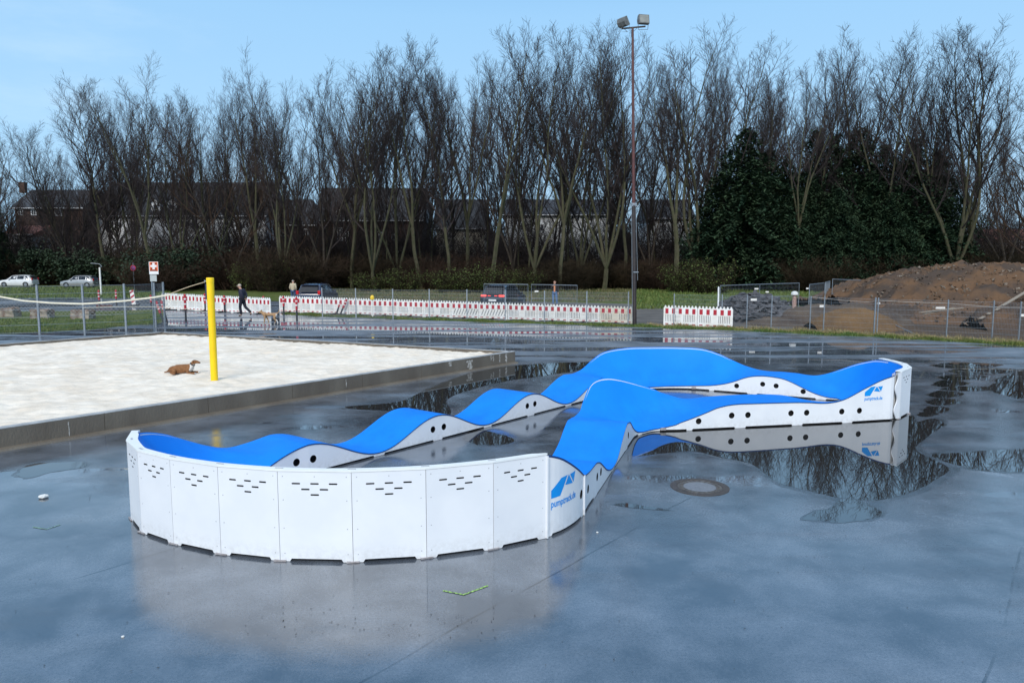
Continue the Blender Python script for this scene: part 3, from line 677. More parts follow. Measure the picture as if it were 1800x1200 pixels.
# ---------------------------------------------------------------- sand pit
CONC=mat('wet_concrete',(.105,.085,.065),(.15,.128,.10),1.6,.6,bump=.35,bscale=30,vec=(1,1,.35))
CONT=mat('concrete_top',(.42,.42,.42),(.30,.30,.30),4,.6,bump=.3)
SANDM=mat('sand',(.66,.575,.475),(.76,.69,.60),1.6,.95,spec=.08,bump=1,bscale=6,detail=9)
ZT=.365
c1=Vector((.10,22.60)); u=Vector((-.628,-.778)); c2=Vector((-13.7,28.9)); c4=c1+u*26; c3=c2+u*26
pit=empty('sand_pit_wall',(c1.x,c1.y,0),'low wet grey concrete wall edging the white sand court','wall')
def wallseg(a,b2,name,step=False,inn=1):
    m=MB(); d=(b2-a).normalized(); n=Vector((-d.y,d.x))*inn; Lg=(b2-a).length; k=int(Lg/2.0)+1
    for i in range(k):
        p=a+d*(Lg*i/k+.004); q=a+d*(Lg*(i+1)/k-.004)
        o1=n*.0; o2=n*.16
        vs=[(p+o1,-.05),(q+o1,-.05),(q+o2,-.05),(p+o2,-.05),(p+o1,ZT),(q+o1,ZT),(q+o2,ZT),(p+o2,ZT)]
        m.add([(v.x,v.y,z) for v,z in vs],[(0,3,2,1),(0,1,5,4),(1,2,6,5),(2,3,7,6),(3,0,4,7)],0)
        vs=[(p-n*.002,ZT-.012),(q-n*.002,ZT-.012),(q+o2,ZT-.012),(p+o2,ZT-.012),(p-n*.002,ZT+.004),(q-n*.002,ZT+.004),(q+o2,ZT+.004),(p+o2,ZT+.004)]
        m.add([(v.x,v.y,z) for v,z in vs],[(0,1,5,4),(1,2,6,5),(2,3,7,6),(3,0,4,7),(4,5,6,7)],1)
    if step:
        b2=b2-d*.02; vs=[(a-n*.0,.0),(b2-n*.0,.0),(b2-n*.14,.0),(a-n*.14,.0),(a,.045),(b2,.045),(b2-n*.12,.035),(a-n*.12,.035)]
        m.add([(v.x,v.y,z) for v,z in vs],[(0,1,5,4),(1,2,6,5),(2,3,7,6),(3,0,4,7),(4,5,6,7)],0)
    o=m.build(name,[CONC,CONT]); o.parent=pit; o.data.transform(Matrix.Translation((-c1.x,-c1.y,0)))
    import bmesh
    bm=bmesh.new(); bm.from_mesh(o.data); bmesh.ops.recalc_face_normals(bm,faces=bm.faces[:]); bm.to_mesh(o.data); bm.free(); return o
wallseg(c4,c1,'wall_side',True,1); wallseg(c1+Vector((-.12,.05)),c2,'wall_side',False,1); wallseg(c2,c3,'wall_side',False,1)
# pale lime stains near the corner
b=MB()
for sx,wd,h0,h1 in((-.45,.10,.05,.33),(-1.05,.06,.15,.34),(-1.15,.05,.2,.34),(-2.1,.22,.02,.3),(-2.9,.12,.22,.34),(-.75,.05,.1,.34),(-12.6,.02,.0,.3),(-6.5,.03,.1,.3)):
    p=c1-(-u)*(-sx) if False else c1+u*(-sx); d=u; nn=Vector((-u.y,u.x)); nn=nn if nn.dot(Vector((1,-1)))>0 else -nn
    pts=[];
    for t in np.linspace(0,1,7): pts.append((p+d*wd*(-.5+.15*math.sin(t*9+sx)),lerp(h1,h0,t)))
    for t in np.linspace(1,0,7): pts.append((p+d*wd*(.5+.2*math.sin(t*13+sx*3)-.3*t),lerp(h1,h0,t)))
    vs=[((q+nn*.003).x-c1.x,(q+nn*.003).y-c1.y,z) for q,z in pts]; b.add(vs,tessellate_polygon([[Vector((a[0]*u.x+a[1]*u.y,a[2],0)) for a in vs]]))
o=b.build('lime_stain',mat('lime_stain',(.45,.43,.40),(.16,.14,.11),16,.7,lo=.4,hi=.62)); o.parent=pit; o['kind']='stuff'
# sand surface, really uneven
def fbm(x,y,seed=0):
    v=0;a=1;f=1
    for k in range(5):
        v+=a*(math.sin(x*f*1.7+seed+k*1.3+1.8*math.sin(y*f*1.1+k))*math.cos(y*f*1.9-seed*2+k*2.1+1.5*math.sin(x*f*.9+k*.7))); a*=.55; f*=1.93
    return v
q1=c1+Vector((-.25,.0)); q4=c1+u*26+Vector((-.2,.12)); q2=c2+Vector((.12,-.13)); q3=c2+u*26+Vector((.15,-.05))
b=MB(); nu,nv=300,230
from mathutils import noise as mn
for i in range(nu+1):
    for j in range(nv+1):
        t=(i/nu)**1.0; p=lerp(lerp(q1,q4,t),lerp(q2,q3,t),j/nv)
        h=mn.noise(Vector((p.x*1.1,p.y*1.1,0)))*.035+mn.noise(Vector((p.x*3.2,p.y*3.2,5)))*.034+mn.noise(Vector((p.x*7,p.y*7,9)))*.034
        e=min(1,min(j,nv-j)/6); 
        b.v.append((p.x,p.y,.285+h*(.4+.6*e)+ (.03 if j<4 else 0)))
W_=nv+1
for i in range(nu):
    for j in range(nv): a=i*W_+j; b.f.append((a,a+W_,a+W_+1,a+1)); b.m.append(0)
sd_=b.build('sand',SANDM,smooth=True); sd_.data.update()
if sd_.data.polygons[0].normal.z<0: sd_.data.flip_normals()
tag(sd_,None,None,None,'structure')
# volleyball post with net cord
yp=G(377,669,.29)
vp=empty('volleyball_post',(yp.x,yp.y,.28),'thick bright yellow net post standing in the white sand','post')
b=MB(); b.lathe((0,0,0),[(.083,-.2),(.083,2.34),(.088,2.345),(.088,2.43),(.078,2.45)],28); b.build('post',YEL,vp,smooth=False)
b=MB(); b.tube([(-.08,0,2.37),(-.13,0,2.37)],.012,8); b.tube([(-.13,0,2.40),(-.13,0,2.33)],.01,8); b.build('hook',GALV,vp)
b=MB(); b.box((-.11,.05,2.12),(.05,.06,.36)); b.build('tensioner',mat('tensioner_navy',(.01,.015,.05),(.015,.02,.06),9,.5),vp)
net=empty('volleyball_net',(yp.x-.1,yp.y,2.60),'sagging volleyball net with pale top tape running left from the yellow post','net')
# far post off the left edge
def netp(px,py,Y): v=(py-600)/F; z=HZ(py,Y); return Vector((XP(px,Y,z),Y,z))
Y0=yp.y
tp=[(365,494),(335,503),(318,509),(300,516),(270,521),(221,527),(170,531),(145,532.5),(90,531),(40,527),(0,520),(-40,512),(-120,495)]
tp=[netp(px,py,Y0+ (365-px)*.006) for px,py in tp]
b=MB(); b.tube([tuple(p-Vector(net.location)) for p in tp[:4]],.009,6); b.build('guy_cord',mat('cord',(.45,.36,.25),(.55,.45,.3),30,.8),net)
b=MB()
for i in range(3,len(tp)-1):
    a,c=tp[i]-Vector(net.location),tp[i+1]-Vector(net.location)
    b.add([a,c,c-Vector((0,0,.04)),a-Vector((0,0,.04)),a+Vector((0,.006,0)),c+Vector((0,.006,0)),c+Vector((0,.006,-.04)),a+Vector((0,.006,-.04))],[(0,1,2,3),(5,4,7,6),(0,4,5,1),(3,2,6,7)])
b.build('top_tape',mat('tape',(.55,.52,.42),(.66,.62,.50),12,.7),net)
b=MB(); THR=mat('net_thread',(.20,.20,.20),(.28,.28,.28),30,.8); tot=[];
for i in range(3,len(tp)-1):
    n=max(2,int((tp[i+1]-tp[i]).length/.12))
    for j in range(n): tot.append(lerp(tp[i],tp[i+1],j/n)-Vector(net.location)-Vector((0,0,.04)))
for i in range(len(tot)-1):
    for k in range(3):
        a=tot[i]-Vector((0,0,.10*k)); c=tot[i+1]-Vector((0,0,.10*k+.10)); b.bar(a,c,.003); a2=tot[i]-Vector((0,0,.10*k+.10)); c3=tot[i+1]-Vector((0,0,.10*k)); b.bar(a2,c3,.003)
b.build('mesh_net',THR,net)['kind']='stuff'
b=MB(); b.tube([tuple(netp(px,py,Y0)-Vector(net.location)) for px,py in((145,541),(200,539),(270,539),(330,543),(366,549))],.005,5); b.build('lower_cord',mat('cord_pale',(.6,.58,.5),None,30,.8),net)
# ---------------------------------------------------------------- bare trees
BARK=mat('mossy_bark',(.042,.046,.018),(.070,.060,.036),3,.95,bump=.6)
BARKD=mat('dark_bark',(.022,.017,.013),(.045,.034,.024),3,.95,bump=.6)
TWIG=mat('twigs',(.030,.024,.025),(.052,.042,.040),2,.95,spec=.1)
TWIGB=mat('brown_twigs',(.040,.026,.018),(.062,.040,.028),2,.95,spec=.1)
def rotv(d,ang,az):
    a=Vector((0,0,1)) if abs(d.z)<.95 else Vector((1,0,0)); u=d.cross(a).normalized(); w3=d.cross(u)
    return (d*math.cos(ang)+(u*math.cos(az)+w3*math.sin(az))*math.sin(ang)).normalized()
class TB:
    def __init__(s): s.v=[]; s.f=[]
    def tube(s,P,Rd,n):
        b=len(s.v); k=len(P); d=(P[-1]-P[0]).normalized(); a=Vector((0,0,1)) if abs(d.z)<.9 else Vector((1,0,0)); u=d.cross(a).normalized(); w3=d.cross(u)
        for i in range(k):
            for j in range(n):
                an=2*math.pi*j/n; s.v.append(P[i]+(u*math.cos(an)+w3*math.sin(an))*Rd[i])
        for i in range(k-1):
            for j in range(n): a1=b+i*n+j; c=b+i*n+(j+1)%n; s.f.append((a1,c,c+n,a1+n))
    def mesh(s,name,m):
        me=bpy.data.meshes.new(name); me.from_pydata([tuple(v) for v in s.v],[],s.f); me.materials.append(m); me.update(); return me
def tree(seed,H=26,stems=3,fork=(.10,.35),spread=.16,dens=1.0,limb=.55,m=(None,None),low=.3,up=.10):
    rd=random.Random(seed); T=TB(); K=TB()
    def grow(p,d,ln,r,lv,tb,r1f=.25,upw=.05,wob=.06):
        n={0:12,1:9,2:6,3:4,4:3}[lv]; P=[p];Rd=[r];D=[d]
        for i in range(n):
            d=(d+Vector((rd.gauss(0,wob),rd.gauss(0,wob),rd.gauss(0,wob*.5)+upw))).normalized(); p=p+d*ln/n; P.append(p); D.append(d); Rd.append(r*lerp(1,r1f,(i+1)/n))
        tb.tube(P,Rd,{0:7,1:5,2:4,3:3,4:3}[lv]); return P,D,Rd
    def kids_(P,D,Rd,ln,lv,t0,cnt,ang,fr):
        k=len(P)-1; az=rd.uniform(0,6.28)
        for q in range(cnt):
            t=t0+(1-t0)*(q+rd.random())/cnt; i=min(k-1,int(t*k)); fx=t*k-i; p=lerp(P[i],P[i+1],fx); az+=2.4+rd.uniform(-.5,.5)
            l2=ln*fr*rd.uniform(.6,1.15)*(1.05-.55*t if lv<3 else 1); r2=max(.006,min(Rd[i]*.62,.018+.012*l2 if lv<3 else .014))
            nd=rotv(D[i],ang*rd.uniform(.6,1.3),az)
            if lv==1:
                a,b3,c3=grow(p,nd,l2,min(Rd[i]*.68,.04+.015*l2),1,K,.28,.105,.06); kids_(a,b3,c3,l2,2,.15,int(11*dens),.50,.38)
            elif lv==2:
                a,b3,c3=grow(p,nd,l2,min(r2,.026),3,K,.45,.09,.075); kids_(a,b3,c3,l2,3,.1,int(5*dens),.48,.55)
            elif lv==3:
                a,b3,c3=grow(p,nd,l2*rd.uniform(.8,1.2)+.25,.0095,4,K,.6,.08,.08)
                if rd.random()<.55*dens:
                    nd2=rotv(b3[1],.6,rd.uniform(0,6)); grow(a[1],nd2,l2*.6+.2,.008,4,K,.7,.05,.12)
    hf=rd.uniform(*fork)*H; r0=.0064*H+.03
    d0=Vector((rd.gauss(0,.04),rd.gauss(0,.04),1)).normalized()
    if stems>1:
        P,D,Rd=grow(Vector((0,0,-.3)),d0,hf,r0,1,T,.85,.03,.03); base=P[-1]
        az=rd.uniform(0,6.28)
        for k in range(stems):
            az+=6.28/stems+rd.uniform(-.4,.4); nd=rotv(d0,spread*rd.uniform(.5,1.5),az); ln=(H-hf)*rd.uniform(.82,1.0)
            a,b3,c3=grow(base,nd,ln,r0*.62,0,T,.14,.035,.05); kids_(a,b3,c3,ln,1,low if k else low*.7,int(15*dens),limb,.38)
    else:
        a,b3,c3=grow(Vector((0,0,-.3)),d0,H,r0,0,T,.10,.03,.035); kids_(a,b3,c3,H,1,low,int(34*dens),limb,.33)
    m=m if m[0] else (BARK,TWIG)
    zz=np.array([v.z for v in K.v]); zm=float(np.percentile(zz,99.6)); q=H/zm
    for B_ in(T,K): B_.v=[Vector((v.x*min(1,q*1.02),v.y*min(1,q*1.02),v.z*q)) for v in B_.v]
    return T.mesh('trunk',m[0]),K.mesh('crown',m[1])
PROTO=[tree(1,26,5,(.08,.2),.17,.88,.55),tree(2,26,4,(.15,.3),.16,.9,.55),tree(3,26,1,dens=1.1,limb=.6,low=.25),tree(4,26,5,(.05,.12),.19,.88,.5,low=.3),
  tree(5,26,2,(.2,.35),.13,.95,.55),tree(6,26,3,(.04,.1),.22,.95,.6,m=(BARKD,TWIG),low=.2),tree(7,26,1,dens=1.1,limb=.75,low=.18,m=(BARKD,TWIGB)),tree(8,26,2,(.05,.15),.25,1.0,.8,low=.15,m=(BARKD,TWIGB))]
def put_tree(px,topy,Y,pi,label,rot=0,wid=1.0,name='bare_tree',group='tall bare trees of the tree line',cat='tree'):
    if px<250: Y+=16 if Y<100 else -1
    x=XP(px,Y); h=HZ(topy,Y)+.1
    r=empty(name,(x,Y,-.1),label,cat,group,rot); k=h/26.0; r.scale=(k*wid,k*wid,k)
    for me in PROTO[pi]:
        o=bpy.data.objects.new(me.name.split('.')[0],me); C.objects.link(o); o.parent=r
    return r
rd=random.Random(77)
TREES=[ # photo column, top row, depth, prototype, width factor, label
(-30,215,76,5,1.1,'bare tree cut by the left edge of the photo'),
(30,300,92,6,1.0,'short bushy bare tree above the parked white car'),
(92,300,98,6,.9,'short bare tree just left of the brick house with white windows'),
(135,205,84,5,1.1,'leftmost tall bare tree, its limbs reaching out over the brick house'),
(190,140,82,2,1.15,'tall dark bare tree directly above the parked grey car'),
(238,160,86,3,1.0,'tall bare tree above the round no-stopping sign'),
(268,138,80,1,1.05,'tall bare tree directly above the orange first-aid sign'),
(322,185,84,0,.9,'bare tree between the first-aid sign and the yellow post'),
(375,165,88,3,1.0,'bare tree rising behind the top of the yellow post'),
(410,128,82,7,.9,'wide dark bare tree just right of the yellow post'),
(452,112,84,4,1.0,'tall bare tree above the walking person'),
(497,150,80,0,.9,'bare mossy-trunked tree left of the person in the beige coat'),
(535,170,88,7,.8,'brownish bare tree above the roof of the dark blue rear-facing car'),
(575,118,82,5,.95,'tall bare tree just right of the dark blue rear-facing car'),
(618,112,86,1,1.0,'bare tree left of the brick house with three white windows'),
(655,100,80,0,1.0,'mossy tall bare tree in front of the brick house with three white windows'),
(702,92,86,3,1.0,'tall bare tree right of the windows of the dark brick house'),
(742,100,82,4,1.0,'tall bare tree left of the cream house'),
(790,72,82,2,1.0,'slim tall bare tree at the left end of the cream house'),
(822,78,88,1,.9,'slim tall bare tree in front of the cream house'),
(862,66,80,4,1.0,'tall bare tree over the striped grey-white barrier'),
(905,90,90,5,.8,'bare tree right behind the dark car with lit tail lamps'),
(943,62,82,0,1.05,'tall bare tree left of the person in the dark jacket'),
(985,70,80,1,1.0,'tall bare tree directly above the person in the dark jacket'),
(1020,66,88,3,.95,'tall bare tree right of the person in the dark jacket'),
(1062,42,82,0,1.05,'tallest bare tree, its top beside the left floodlight'),
(1098,48,86,2,.9,'tall bare tree hidden partly by the floodlight mast'),
(1140,150,90,5,.75,'lower bare tree just right of the floodlight mast'),
(1188,66,80,4,1.15,'tall bare tree above the left barrier of the pair'),
(1222,60,84,0,1.25,'broad round-topped bare tree left of the first conifer'),
(1290,85,92,3,1.1,'tall bare tree behind the first dark conifer'),
(1345,140,86,4,.8,'bare tree between the two dark conifer groups'),
(1392,95,82,1,.8,'bare tree with drooping top left of the second conifer group'),
(1432,90,86,2,.9,'bare tree in front of the second conifer group'),
(1490,76,90,1,1.0,'tall bare tree rising over the second conifer group'),
(1540,70,84,0,1.0,'tall bare tree over the gate frame end'),
(1585,160,92,5,.8,'lower bare tree among the conifers above the earth mound'),
(1612,64,84,2,.85,'slim tall bare tree left of the broad tree over the mound'),
(1675,66,80,0,1.15,'broad tall bare tree standing over the middle of the earth mound'),
(1715,60,84,4,1.2,'broad tall bare tree over the top of the earth mound'),
(1765,120,86,5,1.0,'bare tree above the pinkish far house'),
(1815,130,74,6,1.1,'bare tree with brown leaves cut by the right edge of the photo'),
]
for i,(px,ty,Y,pi,wf,lab) in enumerate(TREES):
    put_tree(px,ty,Y+1,pi,lab,rd.uniform(0,6.28),wf*1.26)
# second row, smaller and further back
BACK=['white car','brick house with white windows','grey car','no-stopping sign','first-aid sign','yellow post','walking person','person in the beige coat','rear-facing blue car','brick house with three windows','slot barriers','cream house','dark car with lit tail lamps','person in the dark jacket','white house','floodlight mast','barrier pair','first conifer','rubble heap','second conifer group','earth mound','far pinkish house']
bx=[20,100,165,225,285,350,425,475,550,640,715,795,880,960,1040,1125,1205,1310,1365,1470,1640,1785]
bt=[330,290,230,235,210,215,195,205,190,170,190,170,180,160,165,190,160,170,190,170,190,230]
for k,(px,ty) in enumerate(zip(bx,[q-(38 if i>1 else 5) for i,q in enumerate(bt)])):
    put_tree(px+8,ty,103+rd.uniform(-3,5),(3,5,7,1,6,2)[k%6],'thinner bare tree in the second row behind the '+BACK[k],rd.uniform(0,6.28),1.15)
for k in range(18):
    px=-40+1900*(k+.5)/18+rd.uniform(-12,12); ty=rd.uniform(225,285)
    put_tree(px,ty,108+rd.uniform(-2,2),(6,4,2,7,0,5)[k%6],'faint far bare tree of the third row behind the '+BACK[min(21,int(k*22/18))],rd.uniform(0,6.28),1.35,'far_bare_tree','third row of bare trees')
TOPX=[q[0] for q in sorted(TREES)]; TOPY=[q[1] for q in sorted(TREES)]
for k,px in enumerate(bx):
    for m_,side in((-30,'left'),(26,'right')):
        p_=px+m_+rd.uniform(-9,9); ty=min(330,ip(p_,TOPX,TOPY)+rd.uniform(18,95))
        put_tree(p_,ty,97+rd.uniform(-7,5),2,'slender bare tree a little %s of the %s'%(side,BACK[k]),rd.uniform(0,6.28),.72,'slender_tree','slender single-trunked bare trees')
# ---------------------------------------------------------------- evergreens and undergrowth
NEED=mat('conifer_needles',(.018,.040,.023),(.044,.070,.036),.5,.95,spec=.1)
IVY=mat('dark_evergreen',(.010,.024,.010),(.022,.045,.016),1.4,.8)
GREENL=mat('fresh_green_leaves',(.045,.075,.012),(.085,.115,.02),1.2,.8)
BRUSH=mat('brown_brush',(.022,.017,.011),(.045,.033,.020),.35,.95,spec=.1)
BRUSHR=mat('reddish_brush',(.028,.018,.013),(.045,.028,.019),.6,.95,spec=.1)
def conifer(seed,H=14,W=5.6):
    rd=random.Random(seed); T=MB(); K=TB(); T.tube([(0,0,-.2),(0,0,H*.6),(0,0,H*.97)],[.28,.16,.03],7)
    z=.8
    while z<H:
        t=z/H; rr=W*min(1,(1.02-t)*1.55)**.7*(.8+.35*rd.random()); n=int(6+8*(1-t))
        for q in range(n):
            az=rd.uniform(0,6.28); l=rr*rd.uniform(.65,1.15); k=max(3,int(l/.32))
            for i in range(k):
                f=(i+1)/k; c=Vector((math.cos(az)*l*f,math.sin(az)*l*f,z+.35*l*f*(1-f)-.25*l*f*f+rd.gauss(0,.08)))
                for _ in range(7):
                    a=rd.uniform(0,6.28); dd=Vector((math.cos(a),math.sin(a),rd.uniform(-.7,.6)))*rd.uniform(.28,.55); sd=Vector((-math.sin(a),math.cos(a),rd.uniform(-.4,.4)))*.10
                    o=c+Vector((rd.gauss(0,.16),rd.gauss(0,.16),rd.gauss(0,.13))); b0=len(K.v); K.v+=[o-sd,o+sd,o+dd]; K.f.append((b0,b0+1,b0+2))
        z+=.34
    me=bpy.data.meshes.new('trunk'); me.from_pydata(T.v,[],T.f); me.materials.append(BARKD)
    return me,K.mesh('crown',NEED)
CON=[conifer(1),conifer(2,14,6.4),conifer(3,14,4.4)]
for px,ty,Y,k,wf,lab in [(1302,226,82,0,1.15,'first dark conifer, rounded top, right of the floodlight mast'),(1262,300,84,1,.9,'low dark conifer at the left shoulder of the first conifer'),(1345,262,86,2,1.0,'dark conifer at the right shoulder of the first conifer'),
  (1425,228,88,2,1.0,'slim dark conifer at the left of the second conifer group'),(1458,232,86,2,.9,'dark conifer behind the gate frame'),(1500,222,86,0,1.0,'pointed dark conifer in the middle of the second group'),(1548,255,84,1,1.0,'dark conifer left of the mound summit'),
  (1590,242,84,0,1.1,'broad dark conifer with drooping boughs over the mound slope'),(1635,262,86,1,.9,'rightmost dark conifer of the second group'),(1392,330,82,1,.8,'low dark conifer above the rubble heap'),(1470,330,80,1,1.0,'low dark conifer in front of the second group'),(1560,340,80,1,1.0,'low dark conifer just over the mound slope'),
  (1375,275,85,1,.8,'dark conifer filling the gap left of the second group'),(1418,300,84,0,1.0,'broad low dark conifer at the foot of the slim one'),(1525,300,83,1,.9,'broad low dark conifer right of the pointed one'),
  (-4,318,100,2,.55,'dark evergreen at the left edge above the white car'),(-60,300,96,0,.6,'dark evergreen cut by the left edge')]:
    Y=Y+2 if px>100 else Y; x=XP(px,Y); h=HZ(ty,Y)+.1; r=empty('conifer',(x,Y,-.1),lab,'tree','dark conifers of the tree line',rd.uniform(0,6)); r.scale=(h/14*wf*.86,h/14*wf*.86,h/14)
    for me in CON[k]: o=bpy.data.objects.new(me.name.split('.')[0],me); C.objects.link(o); o.parent=r
def brush(seed,H=5,W=3.2,n=130,leaf=0,m=BRUSH,lm=None):
    rd=random.Random(seed); K=TB(); Lf=TB()
    for _ in range(n):
        az=rd.uniform(0,6.28); r=W*.45*math.sqrt(rd.random()); p=Vector((math.cos(az)*r,math.sin(az)*r,0)); d=Vector((math.cos(az)*rd.uniform(0,.6),math.sin(az)*rd.uniform(0,.6),1)).normalized()
        ln=H*rd.uniform(.45,1.0); P=[p];k=6
        for i in range(k): d=(d+Vector((rd.gauss(0,.13),rd.gauss(0,.13),rd.gauss(0,.05)))).normalized(); p=p+d*ln/k; P.append(p)
        K.tube(P,[.035*(1-.75*i/k) for i in range(k+1)],3)
        for q in range(9):
            i=rd.randint(1,k); p=P[i]; nd=rotv(d,rd.uniform(.4,1.1),rd.uniform(0,6.28)); l2=H*.2*rd.uniform(.5,1.3); P2=[p,p+nd*l2*.5,p+nd*l2+Vector((0,0,rd.uniform(-.1,.25)))]
            K.tube(P2,[.016,.013,.008],3)
            for _ in range(3):
                nd3=rotv(nd,.7,rd.uniform(0,6.28)); t=rd.random(); o=lerp(P2[0],P2[2],t); K.tube([o,o+nd3*l2*.5],[.010,.006],3)
            for _ in range(leaf):
                o=lerp(P2[0],P2[2],rd.random())+Vector((rd.gauss(0,.12),rd.gauss(0,.12),rd.gauss(0,.12))); a=rd.uniform(0,6.28); q1=Vector((math.cos(a),math.sin(a),rd.uniform(-1,1)))*.075; q2=Vector((-math.sin(a),math.cos(a),rd.uniform(-1,1)))*.06
                b0=len(Lf.v); Lf.v+=[o-q1,o+q2,o+q1,o-q2]; Lf.f.append((b0,b0+1,b0+2,b0+3))
    return K,Lf
# one dense strip of leafless thicket: nobody could count it
def merge(items,name,m,label):
    V=[];Fc=[];nb=0
    for K,(x,y,z),sc,rz in items:
        v=np.array([tuple(p) for p in K.v]); c,s=math.cos(rz),math.sin(rz); v=v*np.array(sc); v2=np.stack([v[:,0]*c-v[:,1]*s+x,v[:,0]*s+v[:,1]*c+y,v[:,2]+z],1)
        V.append(v2); Fc.append([tuple(i+nb for i in f) for f in K.f]); nb+=len(v2)
    V=np.concatenate(V); Fc=[f for q in Fc for f in q]
    me=bpy.data.meshes.new(name); me.from_pydata(V.tolist(),[],Fc); me.materials.append(m); me.update(); o=bpy.data.objects.new(name,me); C.objects.link(o); return tag(o,label,None,None,'stuff')
BR=[brush(k)[0] for k in(1,2,3)]
items=[];items2=[]
for k in range(78):
    px=-80+1960*k/77+rd.uniform(-14,14)
    Y=rd.choice((79,84,89,94))+rd.uniform(-2,2)+(4 if 700<px<1250 else 0); 
    if px<250: Y+=24
    hh=(rd.uniform(3.4,5.6) if px<680 or px>1290 else rd.uniform(2.4,3.9)); wv=rd.uniform(1.1,1.7)
    (items if rd.random()<.72 else items2).append((BR[k%3],(XP(px,Y),Y,-.15),(wv,wv,hh/5),rd.uniform(0,6)))
merge(items,'thicket',BRUSH,'tangled leafless brown undergrowth along the foot of the trees')
BT=[brush(k,9,4.5,46)[0] for k in(21,22,23)]
items3=[]
for k in range(96):
    px=-60+1920*k/95+rd.uniform(-16,16); Y=rd.uniform(95,108)+(6 if px<250 else 0); hh=rd.uniform(6.5,11.5); items3.append((BT[k%3],(XP(px,Y),Y,-.15),(1.3,1.3,hh/9),rd.uniform(0,6)))
merge(items3,'thicket',TWIG,'thin leafless saplings crowding between the tree trunks')
merge(items2,'thicket',BRUSHR,'reddish leafless undergrowth mixed into the thicket')
# dark evergreen hedge masses behind the trunks
def leafmass(seed,n,W,D,H,sz=.16):
    rd=random.Random(seed); K=TB(); cl=[(rd.uniform(-W/2,W/2),rd.uniform(-D/2,D/2),rd.uniform(.2,1)**.8*H*.9,rd.uniform(.6,1.3)) for _ in range(max(8,int(n/60)))]
    for x,y,z,r in cl:
        for _ in range(60):
            o=Vector((x+rd.gauss(0,r*.55),y+rd.gauss(0,r*.5),max(0,z+rd.gauss(0,r*.42)))); a=rd.uniform(0,6.28); q1=Vector((math.cos(a),math.sin(a),rd.uniform(-1,1)))*sz; q2=Vector((-math.sin(a),math.cos(a),rd.uniform(-1,1)))*sz*.7
            b0=len(K.v); K.v+=[o-q1,o+q2,o+q1,o-q2]; K.f.append((b0,b0+1,b0+2,b0+3))
    return K
HD=[leafmass(k,3600,9,3,4.5) for k in(1,2)]
items=[]
for k in range(36):
    px=-120+2040*k/35; Y=99+rd.uniform(-2,6); hh=rd.uniform(2.6,4.2)*(1.25 if px<420 else 1)
    items.append((HD[k%2],(XP(px,Y),Y,-.1),(1,1,hh/4.5),rd.choice((0,3.1))))
merge(items,'hedge_mass',IVY,'dark evergreen hedges reading as one band behind the trunks')
items=[]
FW=[brush(k,10,6,60)[0] for k in(41,42)]
for k in range(46):
    px=-260+2320*k/45; Y=142+rd.uniform(-4,8); items.append((FW[k%2],(XP(px,Y),Y,-.2),(1.5,1.5,rd.uniform(.95,1.3)),rd.uniform(0,6)))
merge(items,'far_wood',TWIG,'far leafless wood reading as one dark band behind the houses')
items=[]
for k in range(40):
    px=-260+2320*k/39; Y=150+rd.uniform(-4,8); items.append((HD[k%2],(XP(px,Y),Y,-.1),(1.3,1,rd.uniform(1.7,2.3)),rd.choice((0,3.1))))
merge(items,'far_hedge',IVY,'far dark green wood edge behind the houses')
HD2=[leafmass(k,2600,5,3.5,4.6,.13) for k in(5,6)]
for px,ty,Y,wf,lab in [(270,440,80,1,'dark holly bush left of the yellow post'),(328,432,82,1.2,'dark holly bush right behind the yellow post top'),(110,425,113,1.5,'broad dark ivy-clad bush above the grey car'),(40,412,108,1.4,'dark evergreen bush above the white car')]:
    x=XP(px,Y); h=HZ(ty,Y); r=empty('evergreen_bush',(x,Y,-.1),lab,'bush','dark evergreen bushes'); me=HD2[px%2].mesh('foliage',IVY); o=bpy.data.objects.new('foliage',me); C.objects.link(o); o.parent=r; r.scale=(wf,wf,h/4.6)
gb=[brush(k,4,2.6,60,4)for k in(11,12)]
for px,ty,Y,wf,lab in [(835,462,75,1.1,'bright green leafing bush behind the striped barrier end'),(790,474,76,.8,'small green bush left of the bright green one'),(652,478,78,.8,'small green bush behind the red barriers'),(712,470,78,.9,'green bush below the dark brick house'),(485,455,78,.7,'green shrub left of the beige coat'),
   (1198,462,76,.9,'green leafing bush right of the floodlight mast'),(1248,452,74,1.1,'bright green bush at the lawn edge below the conifer'),(920,472,78,.8,'olive bush behind the mobile fence'),(430,462,80,.6,'green shrub above the walking person')]:
    x=XP(px,Y); h=HZ(ty,Y); r=empty('green_bush',(x,Y,-.1),lab,'bush','leafing green bushes'); r.scale=(wf,wf,h/4)
    for nm,TBq,mm in(('stems',gb[px%2][0],BRUSH),('foliage',gb[px%2][1],GREENL)):
        o=bpy.data.objects.new(nm,TBq.mesh(nm,mm)); C.objects.link(o); o.parent=r
